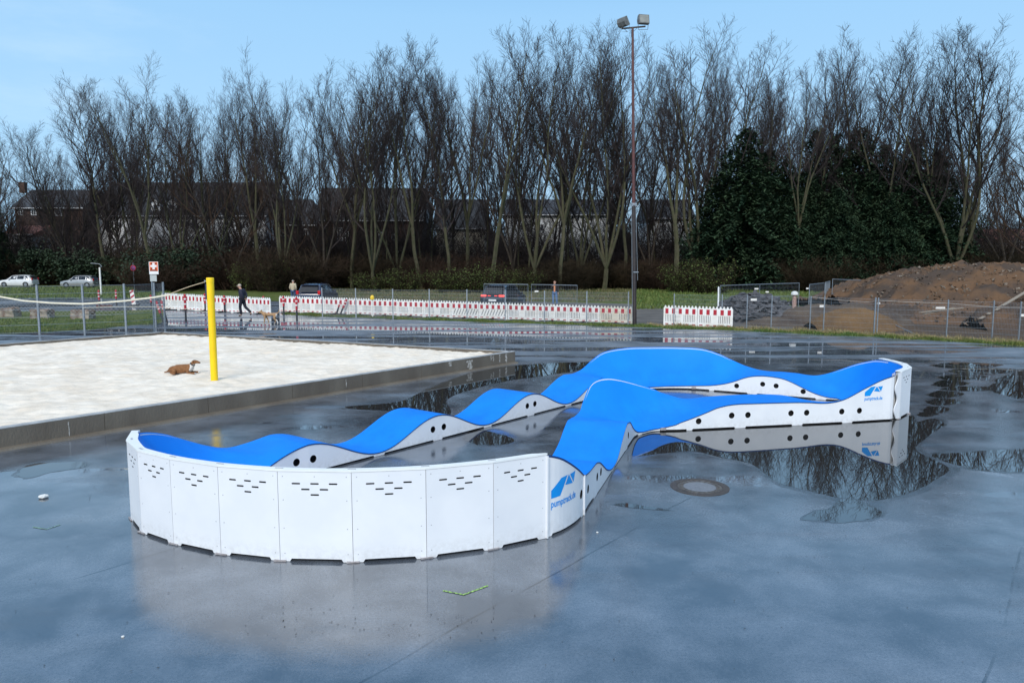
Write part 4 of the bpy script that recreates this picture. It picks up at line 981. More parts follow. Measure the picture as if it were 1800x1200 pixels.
# ---------------------------------------------------------------- houses behind the trees
BRICK=mat('brick',(.045,.026,.021),(.068,.036,.028),5,.85,bump=.3); CREAM=mat('cream_render',(.55,.50,.40),(.62,.57,.47),1.2,.8); WREN=mat('white_render',(.76,.77,.78),(.82,.83,.84),1.2,.8)
ROOFM=mat('slate_roof',(.022,.024,.030),(.035,.038,.046),3,.6,bump=.3,vec=(1,1,5)); ROOFR=mat('red_tiles',(.15,.05,.032),(.20,.07,.045),4,.7,bump=.4)
GLASS=mat('window_glass',(.03,.035,.045),(.05,.055,.07),2,.08); FRAMEW=mat('window_frame_white',(.72,.73,.75),(.66,.67,.7),3,.5); CHIM=mat('chimney_brick',(.07,.04,.03),(.1,.055,.04),6,.9)
def house(px0,px1,eave,ridge,Y,D,wm,rm,wins,lab,chim=(),base=0,hip=False,dormers=()):
    x0,x1=XP(px0,Y),XP(px1,Y); ze=HZ(eave,Y); zr=HZ(ridge,Y+D/2); W=x1-x0
    r=empty('house',((x0+x1)/2,Y,0),lab,'house','houses behind the trees')
    b=MB(); b.box((0,D/2,ze/2-.2),(W,D,ze+.4)); 
    if not hip:
        for sx in(-1,1): b.add([(sx*W/2,0,ze),(sx*W/2,D,ze),(sx*W/2,D/2,zr)],[(0,1,2)])
    b.build('wall',wm,r)
    b=MB(); o=.45; hx=W*.22 if hip else -o
    top=[(-W/2+hx,D/2,zr+.12),(W/2-hx,D/2,zr+.12)]
    vs=[(-W/2-o,-o,ze-.12),(W/2+o,-o,ze-.12),(W/2+o,D+o,ze-.12),(-W/2-o,D+o,ze-.12)]+top+[(-W/2-o,-o,ze+.05),(W/2+o,-o,ze+.05),(W/2+o,D+o,ze+.05),(-W/2-o,D+o,ze+.05)]
    b.add(vs,[(6,7,5,4),(8,9,4,5),(7,8,5),(9,6,4),(0,1,7,6),(1,2,8,7),(2,3,9,8),(3,0,6,9),(0,3,2,1)]); rf=b.build('roof',rm,r)
    b=MB(); b.bar((-W/2-o,-o-.06,ze-.02),(W/2+o,-o-.06,ze-.02),.13); b.build('gutter',FRAMEW,r)
    for cx in chim:
        xx=XP(cx,Y+D/2)-(x0+x1)/2; b=MB(); b.box((xx,D/2,zr+.4),(.9,.7,1.6)); b.box((xx,D/2,zr+1.25),(1.05,.85,.12)); b.build('chimney',CHIM,rf)
    for wx,wy,ww,wh in wins:
        xx=XP(wx,Y)-(x0+x1)/2; zz=HZ(wy,Y); a=ww/F*Y; h=wh/F*Y
        b=MB()
        for q in(-1,1): b.box((xx+q*a/2,-.03,zz),(.16,.12,h+.16)); b.box((xx,-.03,zz+q*h/2),(a-.16,.12,.16))
        b.box((xx,-.03,zz),(.09,.1,h-.16)); f=b.build('window',FRAMEW,r)
        b=MB(); b.box((xx,.01,zz),(a-.16,.06,h-.16)); b.build('pane',GLASS,f)
    for dx,dz,dw,dh in dormers:
        xx=XP(dx,Y)-(x0+x1)/2; zz=HZ(dz,Y); a=dw/F*Y; h=dh/F*Y; dd=3.0
        b=MB(); b.box((xx,dd/2+.4,zz),(a,dd,h)); b.add([(xx-a/2,.4,zz+h/2),(xx+a/2,.4,zz+h/2),(xx,.4,zz+h/2+a*.45)],[(0,1,2)]); d1=b.build('dormer',wm,r)
        b=MB(); b.add([(xx-a/2-.2,.2,zz+h/2-.1),(xx,.2,zz+h/2+a*.5),(xx+a/2+.2,.2,zz+h/2-.1),(xx-a/2-.2,4,zz+h/2-.1),(xx,4,zz+h/2+a*.5),(xx+a/2+.2,4,zz+h/2-.1)],[(0,1,4,3),(1,2,5,4)]); b.build('dormer_roof',ROOFM,d1)
        b=MB(); b.box((xx,.36,zz),(a*.5,.1,h*.7)); b.build('dormer_window',FRAMEW,d1); b=MB(); b.box((xx,.30,zz),(a*.5-.25,.04,h*.7-.25)); b.build('pane',GLASS,d1)
    return r
house(35,152,366,335,118,10,BRICK,ROOFM,[(45,373,8,9),(68,373,8,9),(111,374,11,9)],'dark brick house with a row of white windows at far left',chim=(52,))
house(15,62,412,398,108,8,WREN,ROOFR,[(30,420,5,5)],'low outbuilding with red tiled roof below the brick house')
house(178,470,380,322,122,11,WREN,ROOFM,[(215,394,9,9),(262,396,10,10),(330,394,16,12),(345,396,9,12),(430,396,10,12)],'long white rendered house with dark roof and two gabled dormers',dormers=((278,364,16,14),(306,364,16,14)))
house(452,566,396,352,128,9,BRICK,ROOFM,[(500,410,8,10),(540,408,8,10)],'dark brick house with white gutter left of the windowed one',hip=True)
house(560,742,388,332,116,11,BRICK,ROOFM,[(600,412,9,22),(612,416,6,18),(668,415,8,14),(695,417,9,10),(665,446,12,10),(700,447,14,10)],'dark brick house with three white windows and one in the gable',dormers=((597,374,16,16),))
house(768,852,402,352,112,10,CREAM,ROOFM,[(790,414,7,9),(820,414,7,9)],'cream rendered house with a dark roof')
house(888,1080,378,352,120,11,WREN,ROOFM,[(915,398,10,12),(950,400,10,12),(1000,400,12,12),(935,430,10,12),(985,430,12,12),(1040,405,10,12)],'long white rendered house with steep dark roof',chim=(1010,))
house(1140,1215,384,352,118,10,WREN,ROOFM,[(1165,400,8,12),(1195,402,8,12),(1180,430,10,10)],'small white gabled house right of the floodlight mast')
house(1752,1830,424,404,125,9,mat('pink_render',(.5,.40,.38),(.56,.45,.42),1.2,.8),ROOFR,[(1770,438,6,7),(1795,438,6,7)],'pinkish far house seen through the trees at the right')
b=MB()
r=empty('garden_wall',(XP(950,108),108,0),'pale garden wall in front of the long white house','wall')
b.box((0,0,1.3),(26,.25,2.6)); b.build('wall_panel',mat('pale_wall',(.45,.46,.48),(.55,.56,.58),1,.8),r)
# ---------------------------------------------------------------- grass blades along the verges
BLADE=mat('grass_blades',(.045,.10,.012),(.13,.15,.03),1.3,.7); STRAW=mat('dry_grass',(.20,.16,.07),(.30,.24,.12),2,.8)
def grass(poly_fn,n,h,m,label,seed,wd=.02):
    rd=random.Random(seed); K=TB()
    for _ in range(n):
        x,y,hz=poly_fn(rd); hh=h*rd.uniform(.35,1.2)*hz; a=rd.uniform(0,6.28); q=Vector((math.cos(a),math.sin(a),0))*wd; o=Vector((x,y,-.01)); tp_=o+Vector((rd.gauss(0,hh*.35),rd.gauss(0,hh*.35),hh)); b0=len(K.v); K.v+=[o-q,o+q,tp_]; K.f.append((b0,b0+1,b0+2))
    o=bpy.data.objects.new('grass',K.mesh('grass',m)); C.objects.link(o); return tag(o,label,None,None,'stuff')
EDGE=[(496,552),(600,557),(800,564),(1110,574),(1290,580.5),(1540,592),(1800,607.5),(1880,612)]
def verge(rd,off0=-.1,off1=1.0,p0=496,p1=1880):
    px=rd.uniform(p0,p1); py=ip(px,[e[0] for e in EDGE],[e[1] for e in EDGE]); g=G(px,py); k=abs(rd.gauss(0,.5)); return g.x,g.y+lerp(off0,off1,min(1,k)),.5+.5*math.sin(px*.043)**2
grass(verge,22000,.16,BLADE,'green grass strip along the edge of the asphalt',31,.022)
grass(lambda rd:verge(rd,.2,2.0,1150,1880),7000,.22,STRAW,'dry straw-coloured grass tufts before the building site',32,.02)
def leftg(rd):
    px=rd.uniform(-60,288); py=ip(px,[-60,0,150,288],[590,586.5,580,566])-rd.random()**1.3*(26 if px<200 else 12); g=G(px,py); return g.x,g.y,.6+.4*math.sin(px*.1)
grass(leftg,16000,.12,BLADE,'grass patch in front of the left mesh fence',33,.024)
def lawn(rd):
    px=rd.uniform(1115,1600); py=rd.uniform(508,543); g=G(px,py); return g.x,g.y,1
grass(lawn,14000,.20,BLADE,'green lawn beyond the construction fences',34,.05)
grass(lambda rd:(lambda g:(g.x,g.y,1))(G(rd.uniform(-40,300),rd.uniform(505,523))),7000,.22,BLADE,'green strip before the far left road',35,.05)
grass(lambda rd:(lambda g:(g.x,g.y,1))(G(rd.uniform(560,1110),rd.uniform(508,530))),9000,.25,mat('olive_grass',(.07,.08,.025),(.14,.11,.05),1,.8),'scrubby grass at the foot of the tree line',36,.05)
# ---------------------------------------------------------------- plastic road barriers
def make_barrier(wd=2.0,h=1.0,slant=False,dirty=False):
    """white plastic barrier with pointed tips, red reflective squares, upright slots"""
    r=empty('road_barrier',(0,0,0),'x','barrier')
    n=10; t=.05; x0=-wd/2; pw=PLD if dirty else PLW
    zt=h*.90; zb=h*.10
    out=[(x0,h*.0),(x0+.10,0),(x0+.12,.045),(-x0-.12,.045),(-x0-.10,0),(-x0,0),(-x0,zt)]
    tips=[]
    for k in range(n):
        xc=-x0-wd*(k+.5)/n; tips+=[(xc+wd/n*.32,zt),(xc+.02,h),(xc-.02,h),(xc-wd/n*.32,zt)]
    out+=tips+[(x0,zt)]
    holes=[]
    if not slant:
        for k in range(n*2-2):
            xc=x0+wd*(k+1.25)/(n*2)
            if abs(xc)<wd*.11: continue
            holes.append([(xc-.018,h*.21),(xc+.018,h*.21),(xc+.018,h*.56),(xc-.018,h*.56)])
    else:
        for k in range(9):
            xc=x0+.08+wd*(k+.35)/10; holes.append([(xc,h*.22),(xc+.055,h*.22),(xc+.22,h*.56),(xc+.165,h*.56)])
    for k in range(5): xc=x0+wd*(k+.5)/5; holes.append([(xc-.10,h*.085),(xc+.10,h*.085),(xc+.10,h*.13),(xc-.10,h*.13)])
    polys=[[Vector((x,z,0)) for x,z in q] for q in [out]+holes]; tri=tessellate_polygon(polys); fl=[p for q in polys for p in q]; nn=len(fl)
    b=MB(); b.v=[(p.x,-t/2,p.y) for p in fl]+[(p.x,t/2,p.y) for p in fl]; b.f=[tuple(q) for q in tri]+[tuple(i+nn for i in q[::-1]) for q in tri]
    k=0
    for q in polys:
        m=len(q)
        for i in range(m): b.f.append((k+i,k+(i+1)%m,k+(i+1)%m+nn,k+i+nn))
        k+=m
    b.m=[0]*len(b.f)
    import bmesh
    o=b.build('body',pw,r); bm=bmesh.new(); bm.from_mesh(o.data); bmesh.ops.recalc_face_normals(bm,faces=bm.faces[:]); bm.to_mesh(o.data); bm.free()
    for k in range(5):
        xc=x0+wd*(k+.5)/5; q=MB(); q.box((xc,0,h*.725),(wd*.095,t+.012,h*.25),bev=.004); q.build('red_reflector',PLR,r)
        q=MB(); q.box((xc,0,h*.105),(wd*.09,t+.008,h*.045)); q.build('red_foot_mark',PLR,r)
    q=MB(); q.box((0,0,.04),(.10,.75,.07),bev=.01); q.build('foot',RUBBER,r)
    reg(r); return r
protos={}
def barrier_run(p0,p1,h0,h1,cnt,labels,group):
    a,b2=G(*p0),G(*p1); d=(b2-a); ang=math.atan2(d.y,d.x); Lg=d.length/cnt
    for k in range(cnt):
        kind='s' if 'striped' in labels[k] else ('d' if 'dirty' in labels[k] else 'n')
        key=(kind,); 
        if key not in protos: protos[key]=make_barrier(2.0,1.0,kind=='s',kind=='d'); o=protos[key]
        else: o=copy_tree(protos[key])
        m=a+d*((k+.5)/cnt); hh=lerp(h0,h1,(k+.5)/cnt)
        o.location=(m.x,m.y,.0); o.rotation_euler=(0,0,ang+rb.uniform(-.03,.03)); o.scale=(Lg/2.0*.985,1,hh); o['label']=labels[k]; o['category']='barrier'; o['group']=group
rb=random.Random(3)
barrier_run((285,543.5),(477,552.5),1.08,.98,6,['red and white barrier at the left end of the left row, beside the mesh fence','red and white barrier second from the left in the left row','red and white barrier just left of the yellow post','red and white barrier just right of the yellow post','red and white barrier right behind the walking person','red and white barrier at the right end of the left row'],'left row of red and white barriers')
barrier_run((491,548.5),(1112,569),1.02,.86,13,['red and white barrier at the left end of the long row, by the gap','red and white barrier second from the left in the long row','red and white barrier with leaning stakes against it','red and white barrier under the yellow warning lamp','red and white barrier fifth from the left in the long row','red and white barrier sixth from the left in the long row','red and white barrier left of the slanting-bar one',
 'striped white barrier with slanting dark bars in front of the dark car','red and white barrier just right of the striped one','red and white barrier under the person in the dark jacket','red and white barrier third from the floodlight mast','red and white barrier second from the floodlight mast','dirty yellowish barrier next to the floodlight mast'],'long row of red and white barriers')
barrier_run((1166,572),(1288,577.5),1.0,1.0,2,['left one of the two barriers standing apart right of the mast','right one of the two barriers standing apart, near the rubble heap'],'pair of barriers right of the mast')
# yellow warning lamp and white cap
g=G(655,556.5); r=empty('warning_lamp',(g.x,g.y,0),'yellow warning lamp on a white pole by the barriers','warning lamp')
b=MB(); b.tube([(0,0,0),(0,0,.95)],.035,8); b.build('pole',PLW,r); b=MB(); b.lathe((0,0,.95),[(.05,0),(.11,.03),(.12,.16),(.08,.24),(.03,.27)],14); b.build('lamp_head',YEL,r)
# ---------------------------------------------------------------- short red and black posts, marker boards
def bollard(px,py,h,lab,lean=(0,0),name='marker_post'):
    g=G(px,py); r=empty(name,(g.x,g.y,0),lab,'post','short red and dark marker posts'); r.rotation_euler=(lean[0],lean[1],0)
    b=MB(); b.lathe((0,0,0),[(.05,0),(.05,h*.45)],10); b.build('dark_base',DARKM,r)
    b=MB(); b.lathe((0,0,0),[(.062,h*.45),(.062,h*.96),(.04,h)],12); b.build('red_sleeve',PLR,r)
    for z in(.62,.8): b=MB(); b.lathe((0,0,0),[(.066,h*z),(.066,h*(z+.05))],12); b.build('white_band',PLW,r)
for px,py,h,lab,ln in [(297,541,1.0,'marker post near the left end of the left barrier row',(0,0)),(327,566,1.45,'tall red topped marker post standing forward of the barriers, left of the yellow post',(0,0)),(361,548,1.15,'marker post just left of the yellow post top',(0,0)),(395,549,1.05,'marker post just right of the yellow post',(0,0)),(464,551,1.05,'marker post before the right end of the left row',(0,0)),
  (499,553,1.1,'marker post just right of the gap between the rows',(0,0)),(522,563,1.25,'marker post standing forward, right of the beige coat',(0,0)),(584,551,1.0,'left one of the leaning red marker posts',(0,.38)),(591,552,1.0,'middle one of the leaning red marker posts',(0,.36)),(598,553,1.0,'right one of the leaning red marker posts',(0,.42)),
  (288,567,1.15,'leaning red marker post at the end of the mesh fence',(0,-.30)),(294,567,1.15,'leaning red marker post right beside the one at the fence end',(0,-.22)),(175,541,1.2,'far marker post below the grey lamp pole',(0,0)),(205,538,1.15,'far marker post between the pole and the no-stopping sign',(0,0)),(266,542,.9,'far marker post just left of the first-aid sign pole',(0,0))]:
    bollard(px,py,h,lab,ln)
g=G(236,538); r=empty('warning_board',(g.x,g.y,0),'tilted red and white striped warning board below the no-stopping sign','sign'); r.rotation_euler=(0,-.12,0)
b=MB(); b.box((0,0,.62),(.28,.03,1.0)); b.build('board',PLW,r)
for k in range(3): b=MB(); b.add([(-.13,-.018,.22+.33*k),(.13,-.018,.36+.33*k),(.13,-.018,.50+.33*k),(-.13,-.018,.36+.33*k)],[(0,1,2,3)]); b.build('red_stripe',PLR,r)
b=MB(); b.box((0,0,.05),(.6,.4,.10),bev=.02); b.build('foot',RUBBER,r)
g=G(184,540); r=empty('cable_trestle',(g.x,g.y,0),'low dark rusty beam lying by the far marker posts','beam'); b=MB(); b.box((0,0,.09),(1.1,.18,.16),bev=.02); b.build('beam',mat('rust',(.10,.03,.02),(.06,.02,.015),9,.8),r)
# ---------------------------------------------------------------- stone cubes on the left
CUBE=mat('rough_sandstone',(.15,.10,.075),(.30,.26,.21),2.5,.9,bump=.8,lo=.4,hi=.6)
for px,py,wv,hv,lab in [(17,553,.9,.52,'leftmost rough stone block on the grass'),(75,556,.95,.54,'middle rough stone block on the grass'),(146,557,1.0,.52,'right-hand rough stone block beside the fence post')]:
    g=G(px,py+3); import bmesh
    bm=bmesh.new(); bmesh.ops.create_cube(bm,size=1); bmesh.ops.subdivide_edges(bm,edges=bm.edges[:],cuts=5,use_grid_fill=True)
    for v in bm.verts:
        k=.06; v.co+=Vector((mn.noise(v.co*3+Vector((px,0,0))),mn.noise(v.co*3+Vector((0,px,0))),mn.noise(v.co*3+Vector((0,0,px)))))*k*2
        if v.co.z>.4: v.co.x*=.93; v.co.y*=.93
        v.co=Vector((v.co.x*wv,v.co.y*.7,(v.co.z+.47)*hv))
    me=bpy.data.meshes.new('stone_block'); bm.to_mesh(me); bm.free(); me.materials.append(CUBE); o=bpy.data.objects.new('stone_block',me); C.objects.link(o); o.location=(g.x,g.y,-.02); tag(o,lab,'stone block','stone blocks on the left grass')
# ---------------------------------------------------------------- mesh fences
def mesh_panel(b,a,c,z0,z1,dz=.2,dx=.05,w=.005,wz=.008):
    a=Vector(a);c=Vector(c); L2=(c-a).length; n=max(2,int(L2/dx)); 
    for k in range(1,n): p=lerp(a,c,k/n); b.bar((p.x,p.y,z0),(p.x,p.y,z1),w)
    m=int(round((z1-z0)/dz))
    for k in range(m+1): z=lerp(z0,z1,k/m); b.bar((a.x,a.y,z),(c.x,c.y,z),wz)
def rodfence(pts,h,lab,name='mesh_fence',dx=.05,dz=.2,w=.005,wz=.008,pw=.06,group=None,m=GALV,lean=None):
    P=[G(*p) for p in pts]; r=empty(name,(P[0].x,P[0].y,0),lab,'fence',group); o=Vector((P[0].x,P[0].y,0))
    for i,p in enumerate(P):
        if lean!='nopost': b=MB(); b.box((p.x-o.x,p.y-o.y,h/2+.03),(pw,pw*.7,h+.06)); b.build('post',m,r)
    for i in range(len(P)-1):
        b=MB(); mesh_panel(b,P[i]-o,P[i+1]-o,.06,h,dz,dx,w,wz); b.build('mesh_panel',m,r)['kind']='stuff' if False else 'part'
    for k in kids(r):
        if 'kind' in k: del k['kind']
    return r
rodfence([(-110,592),(-25,589.5),(70,586.5),(149,582.5),(222,580),(274,575),(290,571.5)],2.05,'tall grey double-rod mesh fence on the grass at the left',pw=.08,w=.003,wz=.014,dz=.33)
rodfence([(567,556),(626,558.5),(691,560.5),(755,561.5),(821,562.5),(888,564.5),(957,567),(1031,569),(1104,571)],1.58,'low wire mesh fence running along the long barrier row',pw=.055,w=.0035,wz=.006)
rodfence([(1184,573),(1268,576),(1312,578),(1355,579.5),(1423,582),(1447,583),(1541,588),(1663,594.5),(1743,598),(1790,601.5),(1850,606)],1.52,'wire mesh fence along the verge in front of the building site',pw=.042,w=.0035,wz=.006)
# second posts of doubled-up panels
b=MB(); g=G(1536,588.5); b.box((0,0,.8),(.05,.04,1.6)); o=b.build('steel_stake',GALV); o.location=(g.x,g.y,0); tag(o,'extra steel stake beside the middle post of the building site fence','stake')
def mobile(p0,p1,py0,py1,Y0,Y1,lab,brace=False,group='mobile construction fence frames',lower=.12):
    """welded frame panel standing on block feet: tube frame + thin wires"""
    a=Vector((XP(p0,Y0),Y0,0)); c=Vector((XP(p1,Y1),Y1,0)); h0=HZ(py0,Y0); h1=HZ(py1,Y1); r=empty('construction_fence',(a.x,a.y,0),lab,'fence',group)
    o=a.copy(); d=c-a; Lg=d.length
    b=MB(); P0=Vector((0,0,0)); Q=d
    b.tube([(0,0,0),(0,0,h0),(Q.x,Q.y,h1),(Q.x,Q.y,0)],.022,6); b.tube([(0,0,lower),(Q.x,Q.y,lower)],.02,6); b.tube([(0,0,h0*.55),(Q.x,Q.y,h1*.55)],.012,6); b.build('tube_frame',GALV,r)
    b=MB(); n=max(2,int(Lg/.10))
    for k in range(1,n): p=Q*(k/n); b.bar((p.x,p.y,lower),(p.x,p.y,lerp(h0,h1,k/n)),.0035)
    for k in range(1,7): b.bar((0,0,h0*k/7),(Q.x,Q.y,h1*k/7),.004)
    b.build('wire_mesh',GALV,r)
    for q in(P0,Q): b=MB(); b.box((q.x,q.y,.06),(.22,.65,.12),bev=.02); b.build('foot_block',RUBBER,r)
    if brace: b=MB(); b.tube([(Q.x*.5,Q.y*.5,lower),(Q.x,Q.y,h1*.9)],.018,6); b.build('brace',GALV,r)
    return r
mobile(851,928,499,500,42.5,43,'mobile fence frame in front of the dark car with lit tail lamps')
mobile(934,1014,500,501.5,43.2,43.6,'mobile fence frame in front of the person in the dark jacket')
b=MB(); o=None
def plate(px,py,Y,wd,h,lab,m=PLW):
    x=XP(px,Y); z=HZ(py,Y); b=MB(); b.box((0,0,0),(wd,.012,h),bev=.003); o=b.build('fence_tag',m); o.location=(x,Y-.03,z); return tag(o,lab,'tag','white tags clipped to the construction fences')
plate(943,512,43.2,.22,.09,'white tag on the mobile fence between the dark car and the standing person')
mobile(1265,1334,502,499.5,45,46,'construction fence frame left over the rubble heap')
mobile(1334,1403,499.5,497.5,46,47,'construction fence frame right over the rubble heap')
mobile(1421,1448,500,497,44,47,'narrow construction fence frame right of the rubble heap')
mobile(1449,1457,496,494,46.5,52,'construction fence frame seen almost edge-on by the gate')
mobile(1461,1538,490.5,494,46,48,'construction gate frame with slanted brace before the earth mound',True)
for a in [(1328,507.5,45.8,.24,.09,'white tag on the frame over the top of the rubble heap'),(1347,513,46,.2,.08,'white tag low right of the one over the rubble heap'),(1417,507,44.6,.15,.09,'small white tag near the narrow fence frame'),(1323,526.5,36,.30,.11,'white tag in front of the rubble heap'),(1443,538,34,.24,.11,'white tag on the verge fence left of the sandy pile'),(1541,533,31.6,.13,.08,'white tag on the top of the middle verge fence post'),(1650,541,33,.42,.09,'long white tag in front of the lying planks'),(1796,554,29.8,.3,.10,'white tag at the right edge of the photo')]: plate(*a)
for p0,p1,m_,lab in [((1523,548,37),(1610,588,31.5),GALV,'thin pole leaning across the verge fence'),((1262,505,47),(1262,565,40),PLW,'white pole standing behind the pair of barriers')]:
    a=Vector((XP(p0[0],p0[2]),p0[2],max(.03,HZ(p0[1],p0[2])))); c=Vector((XP(p1[0],p1[2]),p1[2],max(.0,HZ(p1[1],p1[2])))); b=MB(); b.tube([a,c],.02 if m_==GALV else .05,6); tag(b.build('leaning_pole' if m_==GALV else 'white_pole',m_),lab,'pole')
# wire line of the slack strings along the building site: top cord
b=MB(); pts=[(1424,522,34.5),(1480,528,33.5),(1525,531,32.5),(1541,528,31.8),(1600,531,31.4),(1663,533,31),(1720,538,30.2),(1760,540,30),(1850,541,29)]
b.tube([(XP(px,Y),Y,HZ(py,Y)) for px,py,Y in pts],.012,5); tag(b.build('slack_cable',mat('cable',(.30,.27,.24),(.36,.33,.3),20,.7)),'slack pale cable strung along the building site fence','cable')
# ---------------------------------------------------------------- earth mounds and rubble
SOIL=mat('brown_soil',(.125,.075,.045),(.066,.050,.041),.5,.95,spec=.08,bump=1,bscale=6,lo=.42,hi=.58); SOILY=mat('yellow_soil',(.17,.10,.045),(.11,.07,.04),.8,.95,spec=.08,bump=1,bscale=7); SOILG=mat('grey_soil',(.065,.050,.042),(.11,.085,.065),.9,.95,spec=.08,bump=1,bscale=7)
def mound(name,x0,x1,y0,y1,hf,m,lab,cat='mound',n=190,amp=.30,seed=0):
    b=MB()
    for i in range(n+1):
        for j in range(n+1):
            x=lerp(x0,x1,i/n); y=lerp(y0,y1,j/n); h=hf(x,y); k=min(1,max(0,h)/.35)
            q=Vector((x*.8+seed,y*.8,seed)); nzv=mn.noise(q)*1.1+mn.noise(q*2.4)*.8+abs(mn.noise(q*5))*.9+mn.noise(q*11)*.4
            b.v.append((x,y,max(-.06,h)+k*amp*nzv-.04))
    for i in range(n):
        for j in range(n): a=i*(n+1)+j; b.f.append((a,a+n+1,a+n+2,a+1)); b.m.append(0)
    o=b.build(name,m,smooth=True); return tag(o,lab,cat)
def bump2(x,y,cx,cy,rx,ry,h,p=1.0):
    d=((x-cx)/rx)**2+((y-cy)/ry)**2; return h*max(0,1-d)**p
def big(x,y):
    # ridge running right at Y ~ 43..50 rising from px 1480
    Yc=45; px=900+F*x/(Yc*c_+3*s_)
    top=ip(px,[1455,1480,1510,1540,1590,1640,1700,1800,2100],[529,520,504,489,478.5,470,465.5,466,463]); hz=HZ(top,Yc)
    hz=max(0,hz); d=(y-Yc)/(7.5+.5*hz) if y<Yc else (y-Yc)/9
    return hz*max(0,1-abs(d)**1.7)
mound('earth_mound',19.5,52,33.5,56,big,[SOIL],'large brown earth mound behind the construction fence at right',seed=2)
mound('earth_mound',21.5,30,31.5,37.5,lambda x,y:bump2(x,y,25.5,34.3,4.5,2.6,1.25,.8)+bump2(x,y,29,33.5,3,2,.6),[SOIL],'lower brown spoil heap right behind the verge fence',seed=5,n=110)
mound('sand_pile',14.0,18.6,32.6,37,lambda x,y:bump2(x,y,16.0,34.6,2.3,1.8,.98,.9),[SOILY],'small yellowish soil pile left of the middle fence post','pile',n=80,amp=.07,seed=7)
mound('grey_pile',11.5,20,34.5,42,lambda x,y:bump2(x,y,17.0,38,3.6,2.6,.95,.8)+bump2(x,y,13.5,37,2,1.6,.35),[SOILG],'grey gravelly heap behind the yellowish pile','pile',n=90,amp=.12,seed=9)
CL=MB(); rc=random.Random(12)
for _ in range(2600):
    x=rc.uniform(20.5,38); y=rc.uniform(34,46); h=max(big(x,y),bump2(x,y,25.5,34.3,4.5,2.6,1.25,.8) if y<37.5 else 0)
    if h<.1: continue
    r=rc.uniform(.03,.13)*(1.4 if rc.random()<.08 else 1); c=Vector((x,y,h+.05)); vs=[c+Vector((rc.gauss(0,1),rc.gauss(0,1),rc.gauss(0,.7))).normalized()*r*rc.uniform(.7,1.2) for _ in range(6)]
    CL.add(vs,[(0,1,2),(0,2,3),(0,3,4),(0,4,1),(5,2,1),(5,3,2),(5,4,3),(5,1,4)])
tag(CL.build('soil_clods',mat('soil_clod',(.11,.07,.045),(.20,.17,.14),2.5,.95,spec=.08,lo=.42,hi=.62)),'loose clods and stones lying over the brown earth mounds',None,None,'stuff')
SLAB=mat('broken_asphalt',(.035,.036,.042),(.085,.085,.095),3.5,.8,bump=.8)
b=MB(); rr_=random.Random(4); cx,cy=XP(1325,39),39
for k in range(620):
    a=rr_.uniform(0,6.28); r=math.sqrt(rr_.random()); x=math.cos(a)*r*2.35; y=math.sin(a)*r*1.7; h=1.38*max(0,1-(x/2.4-.0)**2*1.0-(y/1.8)**2)**.8
    sz=rr_.uniform(.10,.36); rot=Matrix.Rotation(rr_.uniform(0,6.28),3,'Z')@Matrix.Rotation(rr_.gauss(0,.45),3,'X')@Matrix.Rotation(rr_.gauss(0,.45),3,'Y')
    pts=[]; n=rr_.choice((4,5,6))
    for q in range(n): an=6.28*q/n+rr_.uniform(-.3,.3); pts.append(Vector((math.cos(an)*sz*rr_.uniform(.7,1.2),math.sin(an)*sz*rr_.uniform(.6,1.1),0)))
    t=Vector((0,0,rr_.uniform(.04,.12))); c=Vector((cx+x,cy+y,max(.03,h*rr_.uniform(.75,1.02)))); vs=[rot@p+c for p in pts]+[rot@(p*.94+t)+c for p in pts]
    b.add(vs,[tuple(range(n))[::-1],tuple(range(n,2*n))]+[(i,(i+1)%n,(i+1)%n+n,i+n) for i in range(n)])
o=b.build('rubble_heap',SLAB); tag(o,'heap of dark broken asphalt slabs behind the fence','rubble heap')
mound('rubble_core',cx-2.6,cx+2.6,cy-2,cy+2,lambda x,y:bump2(x,y,cx,cy,2.3,1.7,1.15,.8),[SLAB],'dark gravel core under the broken asphalt slabs','heap',n=50,amp=.08,seed=3)
for k,(px,py,rr) in enumerate([(1374,553,.13),(1383,557,.15),(1390,549,.12),(1396,562,.11),(1377,562,.10),(1404,545,.09),(1380,544,.08)]):
    stone(G(px,py+3),rr,WST,['white lump highest at the left of the white group','largest white lump in the group beside the rubble heap','upper right white lump beside the rubble heap','lowest white lump beside the rubble heap','small white lump below the largest one','tiny white lump at the right of the group','tiny white lump at the top of the group'][k],'white_rock','rock',.7,k+20)['group']='white rocks beside the rubble heap'
# wrapped white stand behind rubble
g=Vector((XP(1395,40),40,0)); r=empty('wrapped_hydrant',(g.x,g.y,0),'reddish standpipe with pale wrapped head behind the rubble','standpipe')
b=MB(); b.lathe((0,0,0),[(.10,0),(.12,.9),(.09,1.3)],12); b.build('pipe',mat('pinkish_pipe',(.30,.16,.12),(.42,.30,.26),9,.8,lo=.45,hi=.55),r); b=MB(); b.lathe((0,0,1.28),[(.10,0),(.19,.05),(.17,.18),(.06,.24)],12); b.build('head',WST,r)
